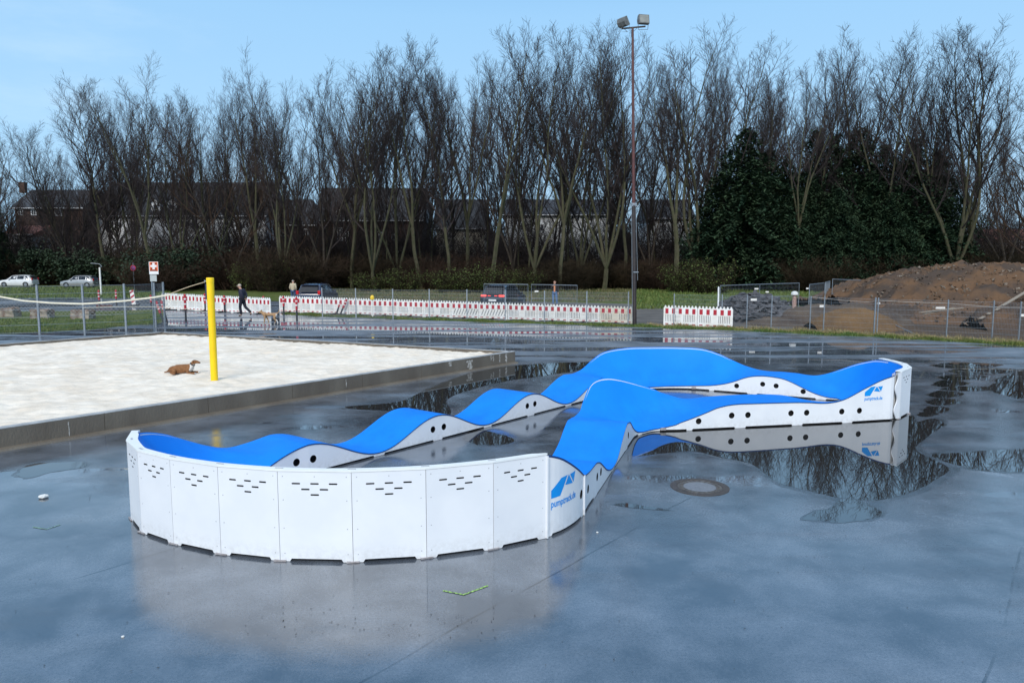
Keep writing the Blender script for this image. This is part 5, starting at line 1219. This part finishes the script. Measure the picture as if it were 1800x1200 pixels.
# planks lying on the mound
PLANK=mat('weathered_plank',(.30,.25,.19),(.20,.16,.12),9,.8,vec=(1,6,6))
for k,(p0,p1) in enumerate([((1722,560),(1800,512)),((1735,552),(1808,507)),((1752,554),(1830,515)),((1748,545),(1815,503)),((1615,549),(1690,541)),((1622,552),(1675,541))]):
    Ya=33.8+.1*k; Yb=37.5+.2*k if k<4 else 35
    a=Vector((XP(p0[0],Ya),Ya,HZ(p0[1],Ya))); c=Vector((XP(p1[0],Yb),Yb,HZ(p1[1],Yb))); b=MB(); b.bar(a,c,.14,.035); o=b.build('plank',PLANK); tag(o,['long pale plank lowest on the slope of the mound','second long pale plank on the slope of the mound','pale plank at the right edge of the plank bundle','uppermost pale plank of the bundle on the mound','grey plank lying flat over the lower spoil heap','shorter grey plank crossing the one on the lower spoil heap'][k],'plank','planks on the earth mound')
# ---------------------------------------------------------------- floodlight mast
MASTM=mat('mast_red_brown',(.10,.028,.022),(.06,.02,.018),4,.5); MASTB=mat('mast_base_dark',(.022,.016,.016),(.035,.025,.022),5,.5)
g=G(1115.5,572); mast=empty('floodlight_mast',(g.x,g.y,0),'very tall slim red-brown mast carrying two floodlights','floodlight mast'); Ym=g.y
ztop=HZ(50,Ym); xt=XP(1112,Ym,ztop)-g.x; zc=HZ(362,Ym); f_=zc/ztop; ang=math.atan2(xt,ztop)
b=MB(); b.tube([(0,0,0),(xt*f_,0,zc)],[.105,.095],12); b.build('lower_shaft',MASTB,mast)
b=MB(); b.tube([(xt*f_,0,zc-.05),(xt,0,ztop)],[.085,.055],12); b.build('upper_shaft',MASTM,mast)
b=MB(); b.box((xt*f_,0,zc),(.42,.16,.05)); b.box((xt*f_,0,zc+.08),(.26,.22,.10),bev=.01); b.build('clamp',GALV,mast)
b=MB(); b.tube([(-.115,-.02,.3),(xt*f_-.105,-.02,zc)],.012,5); b.build('cable_conduit',GALV,mast); b=MB(); b.tube([(.10,-.06,2.2),(xt*f_+.085,-.06,zc)],.010,5); b.build('cable_conduit',GALV,mast)
b=MB(); b.box((0,-.0,2.6),(.25,.25,.05)); b.build('collar',GALV,mast)
b=MB(); b.bar((xt-.52,-.0,ztop-.02),(xt+.60,0,ztop+.08),.07,.06); b.build('crossbar',MASTB,mast)
LAMPH=mat('lamp_housing',(.10,.10,.095),(.16,.16,.15),6,.5); LGL=mat('lamp_glass',(.20,.20,.18),(.28,.28,.25),5,.2)
def flood(x,z,rot,lab):
    r=rot
    h=MB(); w_,d_,h_=.50,.28,.42
    pr=[(-d_/2,-h_/2),(-d_/2,h_/2),(d_*.1,h_/2),(d_/2,h_*.15),(d_/2,-h_*.25),(d_*.1,-h_/2)]
    vs=[Vector((-w_/2,y,zz)) for y,zz in pr]+[Vector((w_/2,y,zz)) for y,zz in pr]; n=len(pr)
    h.add([r@v+Vector((x,0,z)) for v in vs],[tuple(range(n)),tuple(range(n,2*n))[::-1]]+[(i,i+n,(i+1)%n+n,(i+1)%n) for i in range(n)])
    o=h.build('floodlight',LAMPH,mast)
    f=MB(); f.add([r@Vector(v)+Vector((x,0,z)) for v in((-w_/2+.04,-d_/2-.004,-h_/2+.04),(w_/2-.04,-d_/2-.004,-h_/2+.04),(w_/2-.04,-d_/2-.004,h_/2-.04),(-w_/2+.04,-d_/2-.004,h_/2-.04))],[(0,1,2,3)]); f.build('lamp_glass',LGL,o)
    f=MB(); f.tube([r@Vector((-w_/2-.02,0,0))+Vector((x,0,z)),Vector((x-.22,0,z-.42)),Vector((x+.22,0,z-.42)),r@Vector((w_/2+.02,0,0))+Vector((x,0,z))],.014,5); f.build('lamp_bracket',LAMPH,o)
flood(xt-.46,HZ(40,Ym),Matrix.Rotation(R(125),3,'Z')@Matrix.Rotation(R(-32),3,'X'),''); flood(xt+.49,HZ(36,Ym),Matrix.Rotation(R(12),3,'Z')@Matrix.Rotation(R(-12),3,'X'),'')
# ---------------------------------------------------------------- signs
ORG=mat('sign_orange',(.80,.13,.02),(.76,.12,.02),3,.4); SWH=mat('sign_white',(.78,.78,.77),None,3,.4); SBK=mat('sign_dark',(.10,.02,.015),None,3,.5); SRED=mat('sign_red',(.55,.03,.05),None,3,.4); SBL=mat('sign_blue',(.05,.07,.30),None,3,.4)
g=G(271,575); Ys=g.y; r=empty('first_aid_sign',(g.x,g.y,0),'orange sign with a white cross on a grey pole by the mesh fence','sign')
def rr(px,py): return (XP(px,Ys,HZ(py,Ys))-g.x,HZ(py,Ys))
b=MB(); b.tube([(0,0,0),(0,0,HZ(464,Ys))],.032,8); b.build('pole',GALV,r)
def panel(x0,x1,y0,y1,off,m,nm,par):
    a=rr(x0,y1); c=rr(x1,y0); b=MB(); b.box(((a[0]+c[0])/2,-.05-off,(a[1]+c[1])/2),(c[0]-a[0],.006,c[1]-a[1])); return b.build(nm,m,par)
pl=panel(263.5,278.5,460,482,0,SWH,'sign_plate',r); panel(264.3,277.7,460.8,476.6,.005,ORG,'orange_field',pl)
panel(269.2,272.8,462,473.3,.010,SWH,'cross_upright',pl); panel(265.5,276.5,465.8,469.4,.0135,SWH,'cross_bar',pl)
for x,y in((266,462),(273.6,462),(266,471),(273.6,471)): panel(x,x+2.6,y,y+2.6,.010,SBK,'dark_square',pl)
panel(264.8,277.2,474.4,476.2,.010,SBK,'dark_bar',pl); panel(264.8,277.2,477.6,480.6,.005,SWH,'lower_field',pl); panel(265,276,483,494.5,0,mat('sign_back_grey',(.42,.45,.44),None,5,.5),'lower_plate',r)
g=G(236.5,513); Yn=g.y; r=empty('no_stopping_sign',(g.x,g.y,0),'small round red and blue no-stopping sign on a thin pole','sign'); zs=HZ(471,Yn)
b=MB(); b.tube([(0,0,0),(0,0,HZ(462,Yn))],.03,6); b.build('pole',GALV,r)
rx=Matrix.Rotation(R(90),3,'X')
b=MB(); b.lathe((0,-.05,zs),[(.29,-.008),(.29,.008)],24,0,rx); d=b.build('sign_disc',SRED,r); b=MB(); b.lathe((0,-.062,zs),[(.21,-.003),(.21,.003)],24,0,rx); b.build('blue_field',SBL,d)
for a_ in(45,-45): b=MB(); b.box((0,-.068-(.003 if a_>0 else 0),zs),(.44,.004,.05),0,Matrix.Rotation(R(a_),3,'Y')); b.build('red_stroke',SRED,d)
g=G(178,519); r=empty('lamp_pole',(g.x,g.y,0),'plain pale grey pole left of the round no-stopping sign','pole'); b=MB(); b.tube([(0,0,0),(0,0,HZ(470,g.y))],.075,8); b.build('shaft',PLW,r); b=MB(); b.tube([(-.8,0,HZ(462.5,g.y)),(0,0,HZ(464,g.y)),(.2,0,HZ(468,g.y)),(0,0,HZ(471,g.y))],.03,6); b.build('arm',GALV,r)
# ---------------------------------------------------------------- cars
CGL=mat('car_glass',(.012,.014,.018),(.02,.022,.028),2,.04); TAIL=mat('tail_lamp',(.55,.02,.02),(.45,.01,.02),3,.15); TAILON=mat('tail_lamp_lit',(.8,.05,.05),None,3,.2,emit=(1.0,.10,.08)); CHR=mat('chrome',(.6,.61,.62),None,3,.15,metal=.9); RIM=mat('rim_alloy',(.35,.36,.38),None,3,.3,metal=.7); PLT=mat('number_plate',(.75,.76,.76),None,3,.4); TRIM=mat('black_trim',(.012,.012,.013),None,5,.5)
def car(loc,rz,Lc,Wc,Hc,paint,lab,lit=False,suv=False,hatch=True):
    """x forward; lofted body with tumblehome, arches, glass, lamps, plates"""
    r=empty('parked_car',loc,lab,'car',None,rz)
    gc=.22 if suv else .16; belt=.93*Hc/1.5 if not suv else .98; hood=belt-.03; w=Wc/2
    st=[ # x fraction from rear, top z, roof half width, lower half width
     (0.0,belt-.10,.80,.86),(.015,belt+.02,.84,.93),(.05,belt+.10,.78,.97),(.12,Hc*.93,.70,1),(.20,Hc*.985,.70,1),(.35,Hc,.70,1),(.50,Hc*.99,.70,1),(.60,Hc*.955,.70,1),(.72,hood+.10,.80,1),(.76,hood+.02,.86,1),(.85,hood-.02,.86,.99),(.94,hood-.12,.82,.94),(.985,hood-.26,.74,.86),(1.0,hood-.36,.68,.80)]
    if not hatch: pass
    vs=[];N1=0
    for fx,zt,rw,lw in st:
        x=(fx-.5)*Lc; low=gc+(.10 if fx<.03 or fx>.96 else 0); bz=min(belt,zt-.02)
        ring=[(w*lw*.90,low),(w*lw,low+.16),(w*lw*1.0,(low+bz)/2+.08),(w*lw*.965,bz),(w*(lw*.965*.45+rw*.55),lerp(bz,zt,.55)),(w*rw,zt-.045*(zt-bz+.2)),(w*rw*.80,zt)]
        full=[(x,y,z) for y,z in ring]+[(x,-y,z) for y,z in ring[::-1]]; N1=len(full); vs+=full
    b=MB(); b.v=vs; k=len(st)
    for i in range(k-1):
        for j in range(N1): a=i*N1+j; c=i*N1+(j+1)%N1; b.f.append((a,c,c+N1,a+N1)); b.m.append(0)
    b.f.append(tuple(range(N1))[::-1]); b.f.append(tuple(range((k-1)*N1,k*N1))); b.m+=[0,0]
    import bmesh
    body=b.build('body',paint,r,smooth=True); bm=bmesh.new(); bm.from_mesh(body.data); bmesh.ops.recalc_face_normals(bm,faces=bm.faces[:]); bm.to_mesh(body.data); bm.free()
    md=body.modifiers.new('b','BEVEL'); md.width=.02; md.segments=2
    def surf(fx,t,sgn,off):     # t 0 belt, 1 roof rail
        xs=[q[0] for q in st]; zt=ip(fx,xs,[q[1] for q in st]); rw=ip(fx,xs,[q[2] for q in st]); lw=ip(fx,xs,[q[3] for q in st]); bz=min(belt,zt-.02)
        y=lerp(w*lw*.965,w*rw,t); z=lerp(bz,zt-.045*(zt-bz+.2),t); return Vector(((fx-.5)*Lc,sgn*(y+off),z+off*.3))
    for sgn in(-1,1):
        for f0,f1,g0,g1 in((.10,.20,.15,.22),(.235,.425,.235,.425),(.445,.66,.445,.59)):
            b=MB(); P=[surf(f0,.10,sgn,.006),surf(f1,.10,sgn,.006),surf((g1*.6+f1*.4),.5,sgn,.012),surf(g1,.88,sgn,.008),surf(g0,.88,sgn,.008),surf((g0*.6+f0*.4),.5,sgn,.012)]; b.add(P,[tuple(range(6)) if sgn<0 else tuple(range(6))[::-1]]); b.build('side_window',CGL,r)
        b=MB(); b.tube([surf(f,.95,sgn,.012) for f in(.12,.2,.35,.5,.6,.68)],.014,5); b.build('window_trim',CHR if suv else TRIM,r)
        b=MB(); b.box(((.655-.5)*Lc,sgn*(w*.965+.09),belt+.05),(.14,.18,.13),bev=.03); b.build('mirror',paint,r)
        for wx in(.185,.80):
            x=(wx-.5)*Lc; rad=.35 if suv else .31
            rot=Matrix.Rotation(R(90*sgn),3,'X').to_3x3()
            b=MB(); b.lathe((x,sgn*(w-.10),rad),[(rad*.62,-.11),(rad*.96,-.11),(rad,-.08),(rad,.08),(rad*.96,.11),(rad*.62,.11)],24,0,Matrix.Rotation(R(-90),3,'X')); wl=b.build('wheel',RUBBER,r)
            b=MB(); b.lathe((x,sgn*(w+.012),rad),[(rad*.60,-.006),(rad*.55,.004),(.05,.008)],20,0,Matrix.Rotation(R(-90*sgn),3,'X')); b.build('rim',RIM,wl)
            b=MB(); 
            for q in range(17):
                a=math.pi*q/16; b.v+=[(x+math.cos(a)*rad*1.14,sgn*(w+.004),rad+math.sin(a)*rad*1.14),(x+math.cos(a)*rad*1.0,sgn*(w+.006),rad+math.sin(a)*rad*1.0)]
            b.f=[(2*q,2*q+2,2*q+3,2*q+1) for q in range(16)]; b.m=[0]*16; b.build('wheel_arch',TRIM,r)
    xr=-.5*Lc
    b=MB(); P=[Vector((xr+.03,-w*.70,belt+.06)),Vector((xr+.03,w*.70,belt+.06)),Vector((xr+.105*Lc,w*.60,Hc*.90)),Vector((xr+.105*Lc,-w*.60,Hc*.90))]
    b.add([p+Vector((-.035,0,.02)) for p in P],[(0,1,2,3)]); b.build('rear_window',CGL,r)
    b=MB(); b.box((xr+.10*Lc,0,Hc*.945),(.20,w*1.25,.04),bev=.01); b.build('rear_spoiler',paint,r)
    b=MB(); P=[Vector(((.735-.5)*Lc,-w*.78,belt+.07)),Vector(((.735-.5)*Lc,w*.78,belt+.07)),Vector(((.605-.5)*Lc,w*.64,Hc*.945)),Vector(((.605-.5)*Lc,-w*.64,Hc*.945))]; b.add([p+Vector((.04,0,.03)) for p in P],[(0,1,2,3)]); b.build('windscreen',CGL,r)
    tm=TAILON if lit else TAIL
    for sgn in(-1,1):
        b=MB(); b.box((xr+.03,sgn*w*(.66 if lit else .80),belt-.04 if lit else belt+.05),(.10,w*(.40 if lit else .20),.11 if lit else .26),bev=.02); b.build('tail_light',tm,r)
        if lit: b=MB(); b.box((xr+.02,sgn*w*.24,belt-.04),(.05,w*.22,.035),bev=.01); b.build('light_bar',tm,r)
        b=MB(); b.box(((.985-.5)*Lc-.02,sgn*w*.60,hood-.24),(.12,w*.40,.13),bev=.03); b.build('headlight',CHR,r)
    for xx,zz in((xr-.005,belt-.32 if suv else belt-.36),): b=MB(); b.box((xx+.005,0,zz),(.02,.52,.115)); b.build('number_plate',PLT,r)
    b=MB(); b.box((xr+.03,0,gc+.20),(.12,Wc*.86,.20),bev=.04); b.build('bumper',TRIM if suv else paint,r)
    b=MB(); b.box((0,0,gc+.02),(Lc*.9,Wc*.80,.10)); b.build('underbody',TRIM,r)
    return r
PNAVY=mat('paint_navy',(.010,.016,.045),(.012,.02,.05),2,.15,coat=.6); PBLK=mat('paint_blueblack',(.008,.010,.018),(.01,.013,.022),2,.15,coat=.6); PWH=mat('paint_white',(.70,.71,.72),None,2,.2,coat=.5); PGR=mat('paint_grey',(.36,.37,.38),None,2,.25,coat=.5,metal=.3)
Yc=50.0; car((XP(546,Yc),Yc+2.1,0),R(90-3),4.4,1.86,1.62,PNAVY,'dark blue car seen from behind, parked just right of the person in the beige coat',suv=True)
Yc=47.6; car((XP(886,Yc),Yc+1.6,0),R(70),4.3,1.86,1.66,PBLK,'dark car with lit red tail lamps parked behind the mobile fence frame',lit=True,suv=True)
Yc=92; car((XP(33,Yc),Yc,0),R(184),4.1,1.72,1.48,PWH,'small white hatchback on the road at the far left')
Yc=90; car((XP(141,Yc),Yc,0),R(182),4.0,1.72,1.46,PGR,'grey hatchback half hidden on the road behind the left fence')
# ---------------------------------------------------------------- people and dogs (skinned)
SKINM=mat('skin',(.50,.28,.20),(.46,.25,.18),8,.6); HAIRG=mat('grey_hair',(.40,.36,.32),(.30,.27,.24),30,.8); EYE=mat('eye_dark',(.01,.008,.006),None,3,.3)
def skin(name,V,E,m,parent=None,sub=2,keepsmooth=True):
    """V: list of (x,y,z,r) or (x,y,z,rx,ry); grown with the skin modifier into one continuous surface"""
    me=bpy.data.meshes.new('t'); me.from_pydata([v[:3] for v in V],E,[]); o=bpy.data.objects.new('t',me); C.objects.link(o)
    md=o.modifiers.new('s','SKIN'); md.use_smooth_shade=True
    if not me.skin_vertices: 
        bpy.context.view_layer.objects.active=o
        import bmesh
        bm=bmesh.new(); bm.from_mesh(me); bm.verts.layers.skin.verify(); bm.to_mesh(me); bm.free()
    for i,v in enumerate(V):
        sv=me.skin_vertices[0].data[i]; sv.radius=(v[3],v[4] if len(v)>4 else v[3]); sv.use_root=(i==0)
    sb=o.modifiers.new('u','SUBSURF'); sb.levels=sub; sb.render_levels=sub
    bpy.context.view_layer.update(); dg=bpy.context.evaluated_depsgraph_get(); m2=bpy.data.meshes.new_from_object(o.evaluated_get(dg)); bpy.data.objects.remove(o)
    m2.name=name; m2.materials.clear()
    for x in(m if isinstance(m,(list,tuple)) else [m]): m2.materials.append(x)
    q=bpy.data.objects.new(name,m2); C.objects.link(q); q.parent=parent; return q
def person(loc,rz,H,lab,coat,trous,shoe,hair,pose,shirt=None,long=False,bald=False):
    k=H/1.75; r=empty('person',loc,lab,'person',None,rz); r.scale=(k,k,k)
    J=dict(pel=(0,0,.96),bel=(0,.01,1.08),che=(0,.0,1.30),nk=(0,.02,1.47),hd0=(0,.035,1.56),hd1=(0,.045,1.66),hd2=(0,.03,1.71),
       hl=(-.10,0,.92),hr=(.10,0,.92),kl=(-.105,.02,.50),kr=(.105,.02,.50),al=(-.11,0,.09),ar=(.11,0,.09),tl=(-.12,.16,.035),tr=(.12,.16,.035),
       sl=(-.18,0,1.42),sr=(.18,0,1.42),el=(-.23,-.03,1.14),er=(.23,-.03,1.14),wl=(-.24,.04,.90),wr=(.24,.04,.90),pl=(-.24,.06,.83),pr=(.24,.06,.83)); J.update(pose)
    ks=list(J); V=[];rad=dict(pel=.13,bel=.12,che=.145,nk=.055,hd0=.072,hd1=.088,hd2=.062,hl=.09,hr=.09,kl=.06,kr=.06,al=.042,ar=.042,tl=.035,tr=.035,sl=.06,sr=.06,el=.043,er=.043,wl=.028,wr=.028,pl=.036,pr=.036)
    for n in ks: V.append((*J[n],rad[n]*(1.12 if n in('pel','bel','che') else 1),rad[n]*(.8 if n in('pel','bel','che') else 1)))
    ix={n:i for i,n in enumerate(ks)}; E=[(ix[a],ix[b2]) for a,b2 in(('pel','bel'),('bel','che'),('che','nk'),('nk','hd0'),('hd0','hd1'),('hd1','hd2'),('pel','hl'),('pel','hr'),('hl','kl'),('hr','kr'),('kl','al'),('kr','ar'),('al','tl'),('ar','tr'),('che','sl'),('che','sr'),('sl','el'),('sr','er'),('el','wl'),('er','wr'),('wl','pl'),('wr','pr'))]
    # nose, ears and five separate fingers on each hand
    h1=Vector(J['hd1'])
    def addv(p,rr_,to): V.append((*p,rr_)); E.append((to,len(V)-1)); return len(V)-1
    for sfx,sg in(('l',-1),('r',1)):
        p=Vector(J['p'+sfx]); d=(p-Vector(J['w'+sfx])).normalized(); sd=d.cross(Vector((sg,0,.01))).normalized()
        for q in range(4):
            o=p+sd*(.026*(q-1.5)); ln=(.065,.078,.073,.055)[q]; a=addv(o+d*.035,.009,ix['p'+sfx]); b2=addv(o+d*(.035+ln*.55)+Vector((-sg*.008,0,0)),.0085,a); addv(o+d*(.035+ln)+Vector((-sg*.022,0,0)),.007,b2)
        a=addv(p-d*.01+sd*.045,.010,ix['p'+sfx]); addv(p+d*.03+sd*.062,.008,a)
    body=skin('body',V,E,SKINM,r,1)
    f=MB(); f.lathe(h1+Vector((0,.095,-.015)),[(.018,-.02),(.016,.0),(.008,.03)],8); f.build('nose',SKINM,r)
    for sg in(-1,1): f=MB(); f.lathe(h1+Vector((sg*.032,.082,.012)),[(.004,-.006),(.011,0),(.004,.006)],8); f.build('eye',EYE,r); f=MB(); f.box(h1+Vector((sg*.092,-.005,-.01)),(.018,.035,.055),bev=.008); f.build('ear',SKINM,r)
    f=MB(); f.box(h1+Vector((0,.086,-.05)),(.045,.012,.009),bev=.003); f.build('mouth',mat('lips',(.35,.13,.11),None,5,.6),r)
    def sub_(names,edges,scale,add,m,nm,extra=()):
        VV=[(*J[n],rad[n]*scale.get(n,1.18)+add,(rad[n]*scale.get(n,1.18)+add)*(.82 if n in('pel','bel','che') else 1)) for n in names]; ii={n:i for i,n in enumerate(names)}; EE=[(ii[a],ii[b2]) for a,b2 in edges]
        for to,p,rr_ in extra: VV.append((*p,rr_,rr_*.8)); EE.append((ii[to],len(VV)-1))
        return skin(nm,VV,EE,m,r,1)
    P=Vector(J['pel'])
    sub_(['che','bel','pel','nk','sl','sr','el','er','wl','wr'],[('che','bel'),('bel','pel'),('che','nk'),('che','sl'),('che','sr'),('sl','el'),('sr','er'),('el','wl'),('er','wr')],{'pel':1.25,'bel':1.25,'che':1.28,'nk':1.25,'sl':1.3,'sr':1.3},.022,coat,'jacket',[('pel',tuple(P+Vector((0,0,-.14 if long else -.04))),.165)])
    sub_(['pel','hl','hr','kl','kr','al','ar'],[('pel','hl'),('pel','hr'),('hl','kl'),('hr','kr'),('kl','al'),('kr','ar')],{'al':1.5,'ar':1.5,'kl':1.25,'kr':1.25,'pel':1.0},.008,trous,'trousers')
    for sfx in'lr':
        a=Vector(J['a'+sfx]); t=Vector(J['t'+sfx]); skin('shoe',[(*(a+Vector((0,-.01,-.035))),.05),(*lerp(a,t,.55),.045),(*t,.038)],[(0,1),(1,2)],shoe,r,1)
    if shirt: f=MB(); c=Vector(J['che']); f.box(c+Vector((0,.125,-.12)),(.11,.06,.44),bev=.02); f.build('shirt',shirt,r)
    if not bald: b3=Vector(J['hd2']); skin('hair',[(*(b3+Vector((0,-.015,.015))),.078),(*(b3+Vector((0,-.05,-.06))),.065),(*(h1+Vector((0,-.06,-.07))),.045)],[(0,1),(1,2)],hair,r,2)
    return r
NAVYJ=mat('navy_jacket',(.010,.012,.028),(.018,.02,.04),4,.8); DKT=mat('dark_trousers',(.008,.009,.018),(.014,.015,.025),5,.85); DSH=mat('dark_shoe',(.02,.012,.01),None,5,.6); BEI=mat('beige_coat',(.38,.31,.21),(.44,.37,.26),4,.85); JEAN=mat('jeans',(.06,.13,.27),(.10,.18,.33),8,.85); JEAND=mat('dark_jeans',(.03,.06,.13),(.045,.08,.16),8,.85); WSH=mat('white_shoe',(.65,.65,.65),None,5,.6); ORSH=mat('orange_shirt',(.60,.24,.12),None,5,.8); CAPM=mat('pale_cap',(.50,.42,.33),None,8,.8); BLKJ=mat('black_jacket',(.012,.009,.010),(.02,.014,.015),4,.85)
g=G(427,556); wk=person((g.x,g.y,0),R(82),1.84,'person in dark navy jacket walking to the left with hands behind the back',NAVYJ,DKT,DSH,HAIRG,
  dict(kl=(-.09,.10,.52),al=(-.09,.04,.09),tl=(-.09,.20,.035),kr=(.09,-.10,.52),ar=(.09,-.44,.20),tr=(.09,-.38,.06),nk=(0,.05,1.46),hd0=(0,.10,1.535),hd1=(0,.14,1.62),hd2=(0,.13,1.68),el=(-.25,-.12,1.16),er=(.25,-.12,1.16),wl=(-.10,-.19,.97),wr=(.10,-.19,.97),pl=(-.04,-.21,.94),pr=(.04,-.22,.95)),long=True,bald=True)
b=MB(); b.lathe((0,.125,1.665),[(.098,-.01),(.096,.03),(.07,.075),(.02,.09)],16); b.box((0,.23,1.66),(.14,.10,.015),bev=.005); o=b.build('cap',CAPM,wk)
person((XP(516,55.5),55.5,0),R(-6),1.76,'person in a beige coat and jeans seen from behind beside the dark blue car',BEI,JEAND,DSH,HAIRG,dict(wl=(-.20,.10,.95),wr=(.20,.10,.95),pl=(-.16,.14,.93),pr=(.16,.14,.93)))
person((XP(975,52.5),52.5,0),R(170),1.78,'person in open dark jacket, orange shirt and jeans standing with a hand at the face',BLKJ,JEAN,WSH,HAIRG,dict(kl=(-.13,.04,.5),al=(-.17,-.02,.09),tl=(-.20,.13,.035),er=(.24,.05,1.16),wr=(.10,.20,1.38),pr=(.05,.20,1.48),kr=(.10,.03,.5)),shirt=ORSH,bald=True)
FUR=mat('brown_fur',(.17,.070,.025),(.24,.11,.045),14,.9); FURT=mat('tan_fur',(.30,.17,.08),(.38,.24,.13),14,.9); FURW=mat('white_fur',(.62,.58,.54),None,14,.9); FURD=mat('dark_fur',(.03,.015,.012),None,9,.9)
def paint(o,fn):
    for p in o.data.polygons: p.material_index=fn(p.center)
# lying dog, head to the right (local +x)
g=G(318,655,.30); dl=empty('lying_dog',(g.x,g.y,.285),'brown dog with white chest lying on the sand left of the yellow post','dog')
V=[(0,0,.115,.105,.12),(.14,0,.13,.11,.12),(.24,0,.15,.095,.10),(.29,0,.21,.062,.062),(.325,0,.27,.05,.05),(.36,0,.305,.058,.055),(.42,0,.295,.045,.042),(.48,0,.275,.028,.026),(.51,0,.27,.018,.018), # chest neck head muzzle
   (-.14,0,.11,.10,.115),(-.24,0,.085,.085,.10),(-.33,.03,.05,.03),(-.40,.05,.03,.018),(-.44,.02,.02,.012), # rump tail
   (.24,-.09,.09,.05),(.20,-.11,.03,.032),(.32,-.11,.022,.024),(.42,-.11,.02,.022), (.24,.09,.09,.05),(.20,.11,.03,.032),(.32,.11,.022,.024),(.44,.11,.02,.022),
   (-.18,-.10,.09,.075),(-.07,-.14,.07,.05),(-.20,-.16,.028,.03),(-.06,-.17,.02,.022),(-.18,.10,.09,.07),(-.07,.14,.07,.045),(-.20,.15,.028,.03),(-.06,.17,.02,.022),
   (.345,-.05,.33,.016),(.335,-.068,.28,.020),(.345,.05,.33,.016),(.335,.068,.28,.020)]
E=[(0,1),(1,2),(2,3),(3,4),(4,5),(5,6),(6,7),(7,8),(0,9),(9,10),(10,11),(11,12),(12,13),(2,14),(14,15),(15,16),(16,17),(2,18),(18,19),(19,20),(20,21),(9,22),(22,23),(23,24),(24,25),(9,26),(26,27),(27,28),(28,29),(5,30),(30,31),(5,32),(32,33)]
bd=skin('body',V,E,[FUR,FURW,FURD],dl,2); paint(bd,lambda c:2 if c.x>.495 or (c.z>.33) else (1 if (c.x>.265 and c.x<.36 and c.z<.24 and c.z>.06) or (c.x>.40 and c.z<.05) else 0))
b=MB(); b.lathe((.305,0,.235),[(.066,-.012),(.068,.012)],18,0,Matrix.Rotation(R(35),3,'Y')); b.build('collar',TRIM,dl)
for sg in(-1,1): b=MB(); b.lathe((.405,sg*.040,.312),[(.003,-.006),(.008,0),(.003,.006)],8); b.build('eye',EYE,dl)
# walking dog heading left (local -x)
g=G(475,570); dw=empty('walking_dog',(g.x,g.y,0),'light brown dog with white rump trotting left behind the walking person','dog'); dw.scale=(1.04,1.04,1.04)
V=[(0,0,.47,.10,.085),(-.17,0,.47,.12,.095),(-.27,0,.50,.10,.08),(-.36,0,.56,.062,.06),(-.42,0,.60,.060,.058),(-.50,0,.585,.040,.038),(-.575,0,.565,.026,.026),
   (.16,0,.48,.085,.075),(.27,0,.48,.095,.085),(.38,0,.55,.025),(.45,0,.63,.02),(.44,0,.70,.014),
   (-.22,-.07,.36,.05),(-.24,-.07,.22,.030),(-.27,-.07,.06,.022),(-.32,-.07,.025,.026),(-.20,.07,.36,.05),(-.12,.07,.23,.028),(-.10,.07,.08,.022),(-.14,.07,.03,.024),
   (.27,-.08,.38,.075),(.21,-.08,.28,.048),(.36,-.08,.19,.026),(.40,-.08,.05,.02),(.36,-.08,.022,.024),(.26,.08,.38,.07),(.16,.08,.28,.045),(.24,.08,.17,.026),(.20,.08,.05,.02),(.15,.08,.022,.024),
   (-.405,-.05,.665,.018),(-.375,-.07,.70,.010),(-.405,.05,.665,.018),(-.375,.07,.70,.010)]
E=[(0,1),(1,2),(2,3),(3,4),(4,5),(5,6),(0,7),(7,8),(8,9),(9,10),(10,11),(2,12),(12,13),(13,14),(14,15),(2,16),(16,17),(17,18),(18,19),(8,20),(20,21),(21,22),(22,23),(23,24),(8,25),(25,26),(26,27),(27,28),(28,29),(4,30),(30,31),(4,32),(32,33)]
bd=skin('body',V,E,[FURT,FURW,FURD],dw,2); paint(bd,lambda c:2 if c.x<-.53 else (1 if (c.x>.31 and c.z<.50 and c.y<0) or (c.z<.06) else 0))
for sg in(-1,1): b=MB(); b.lathe((-.485,sg*.034,.605),[(.003,-.006),(.008,0),(.003,.006)],8); b.build('eye',EYE,dw)
for o in list(bpy.data.objects):
    if o.type=='MESH' and o.name.startswith('t.'): bpy.data.objects.remove(o)
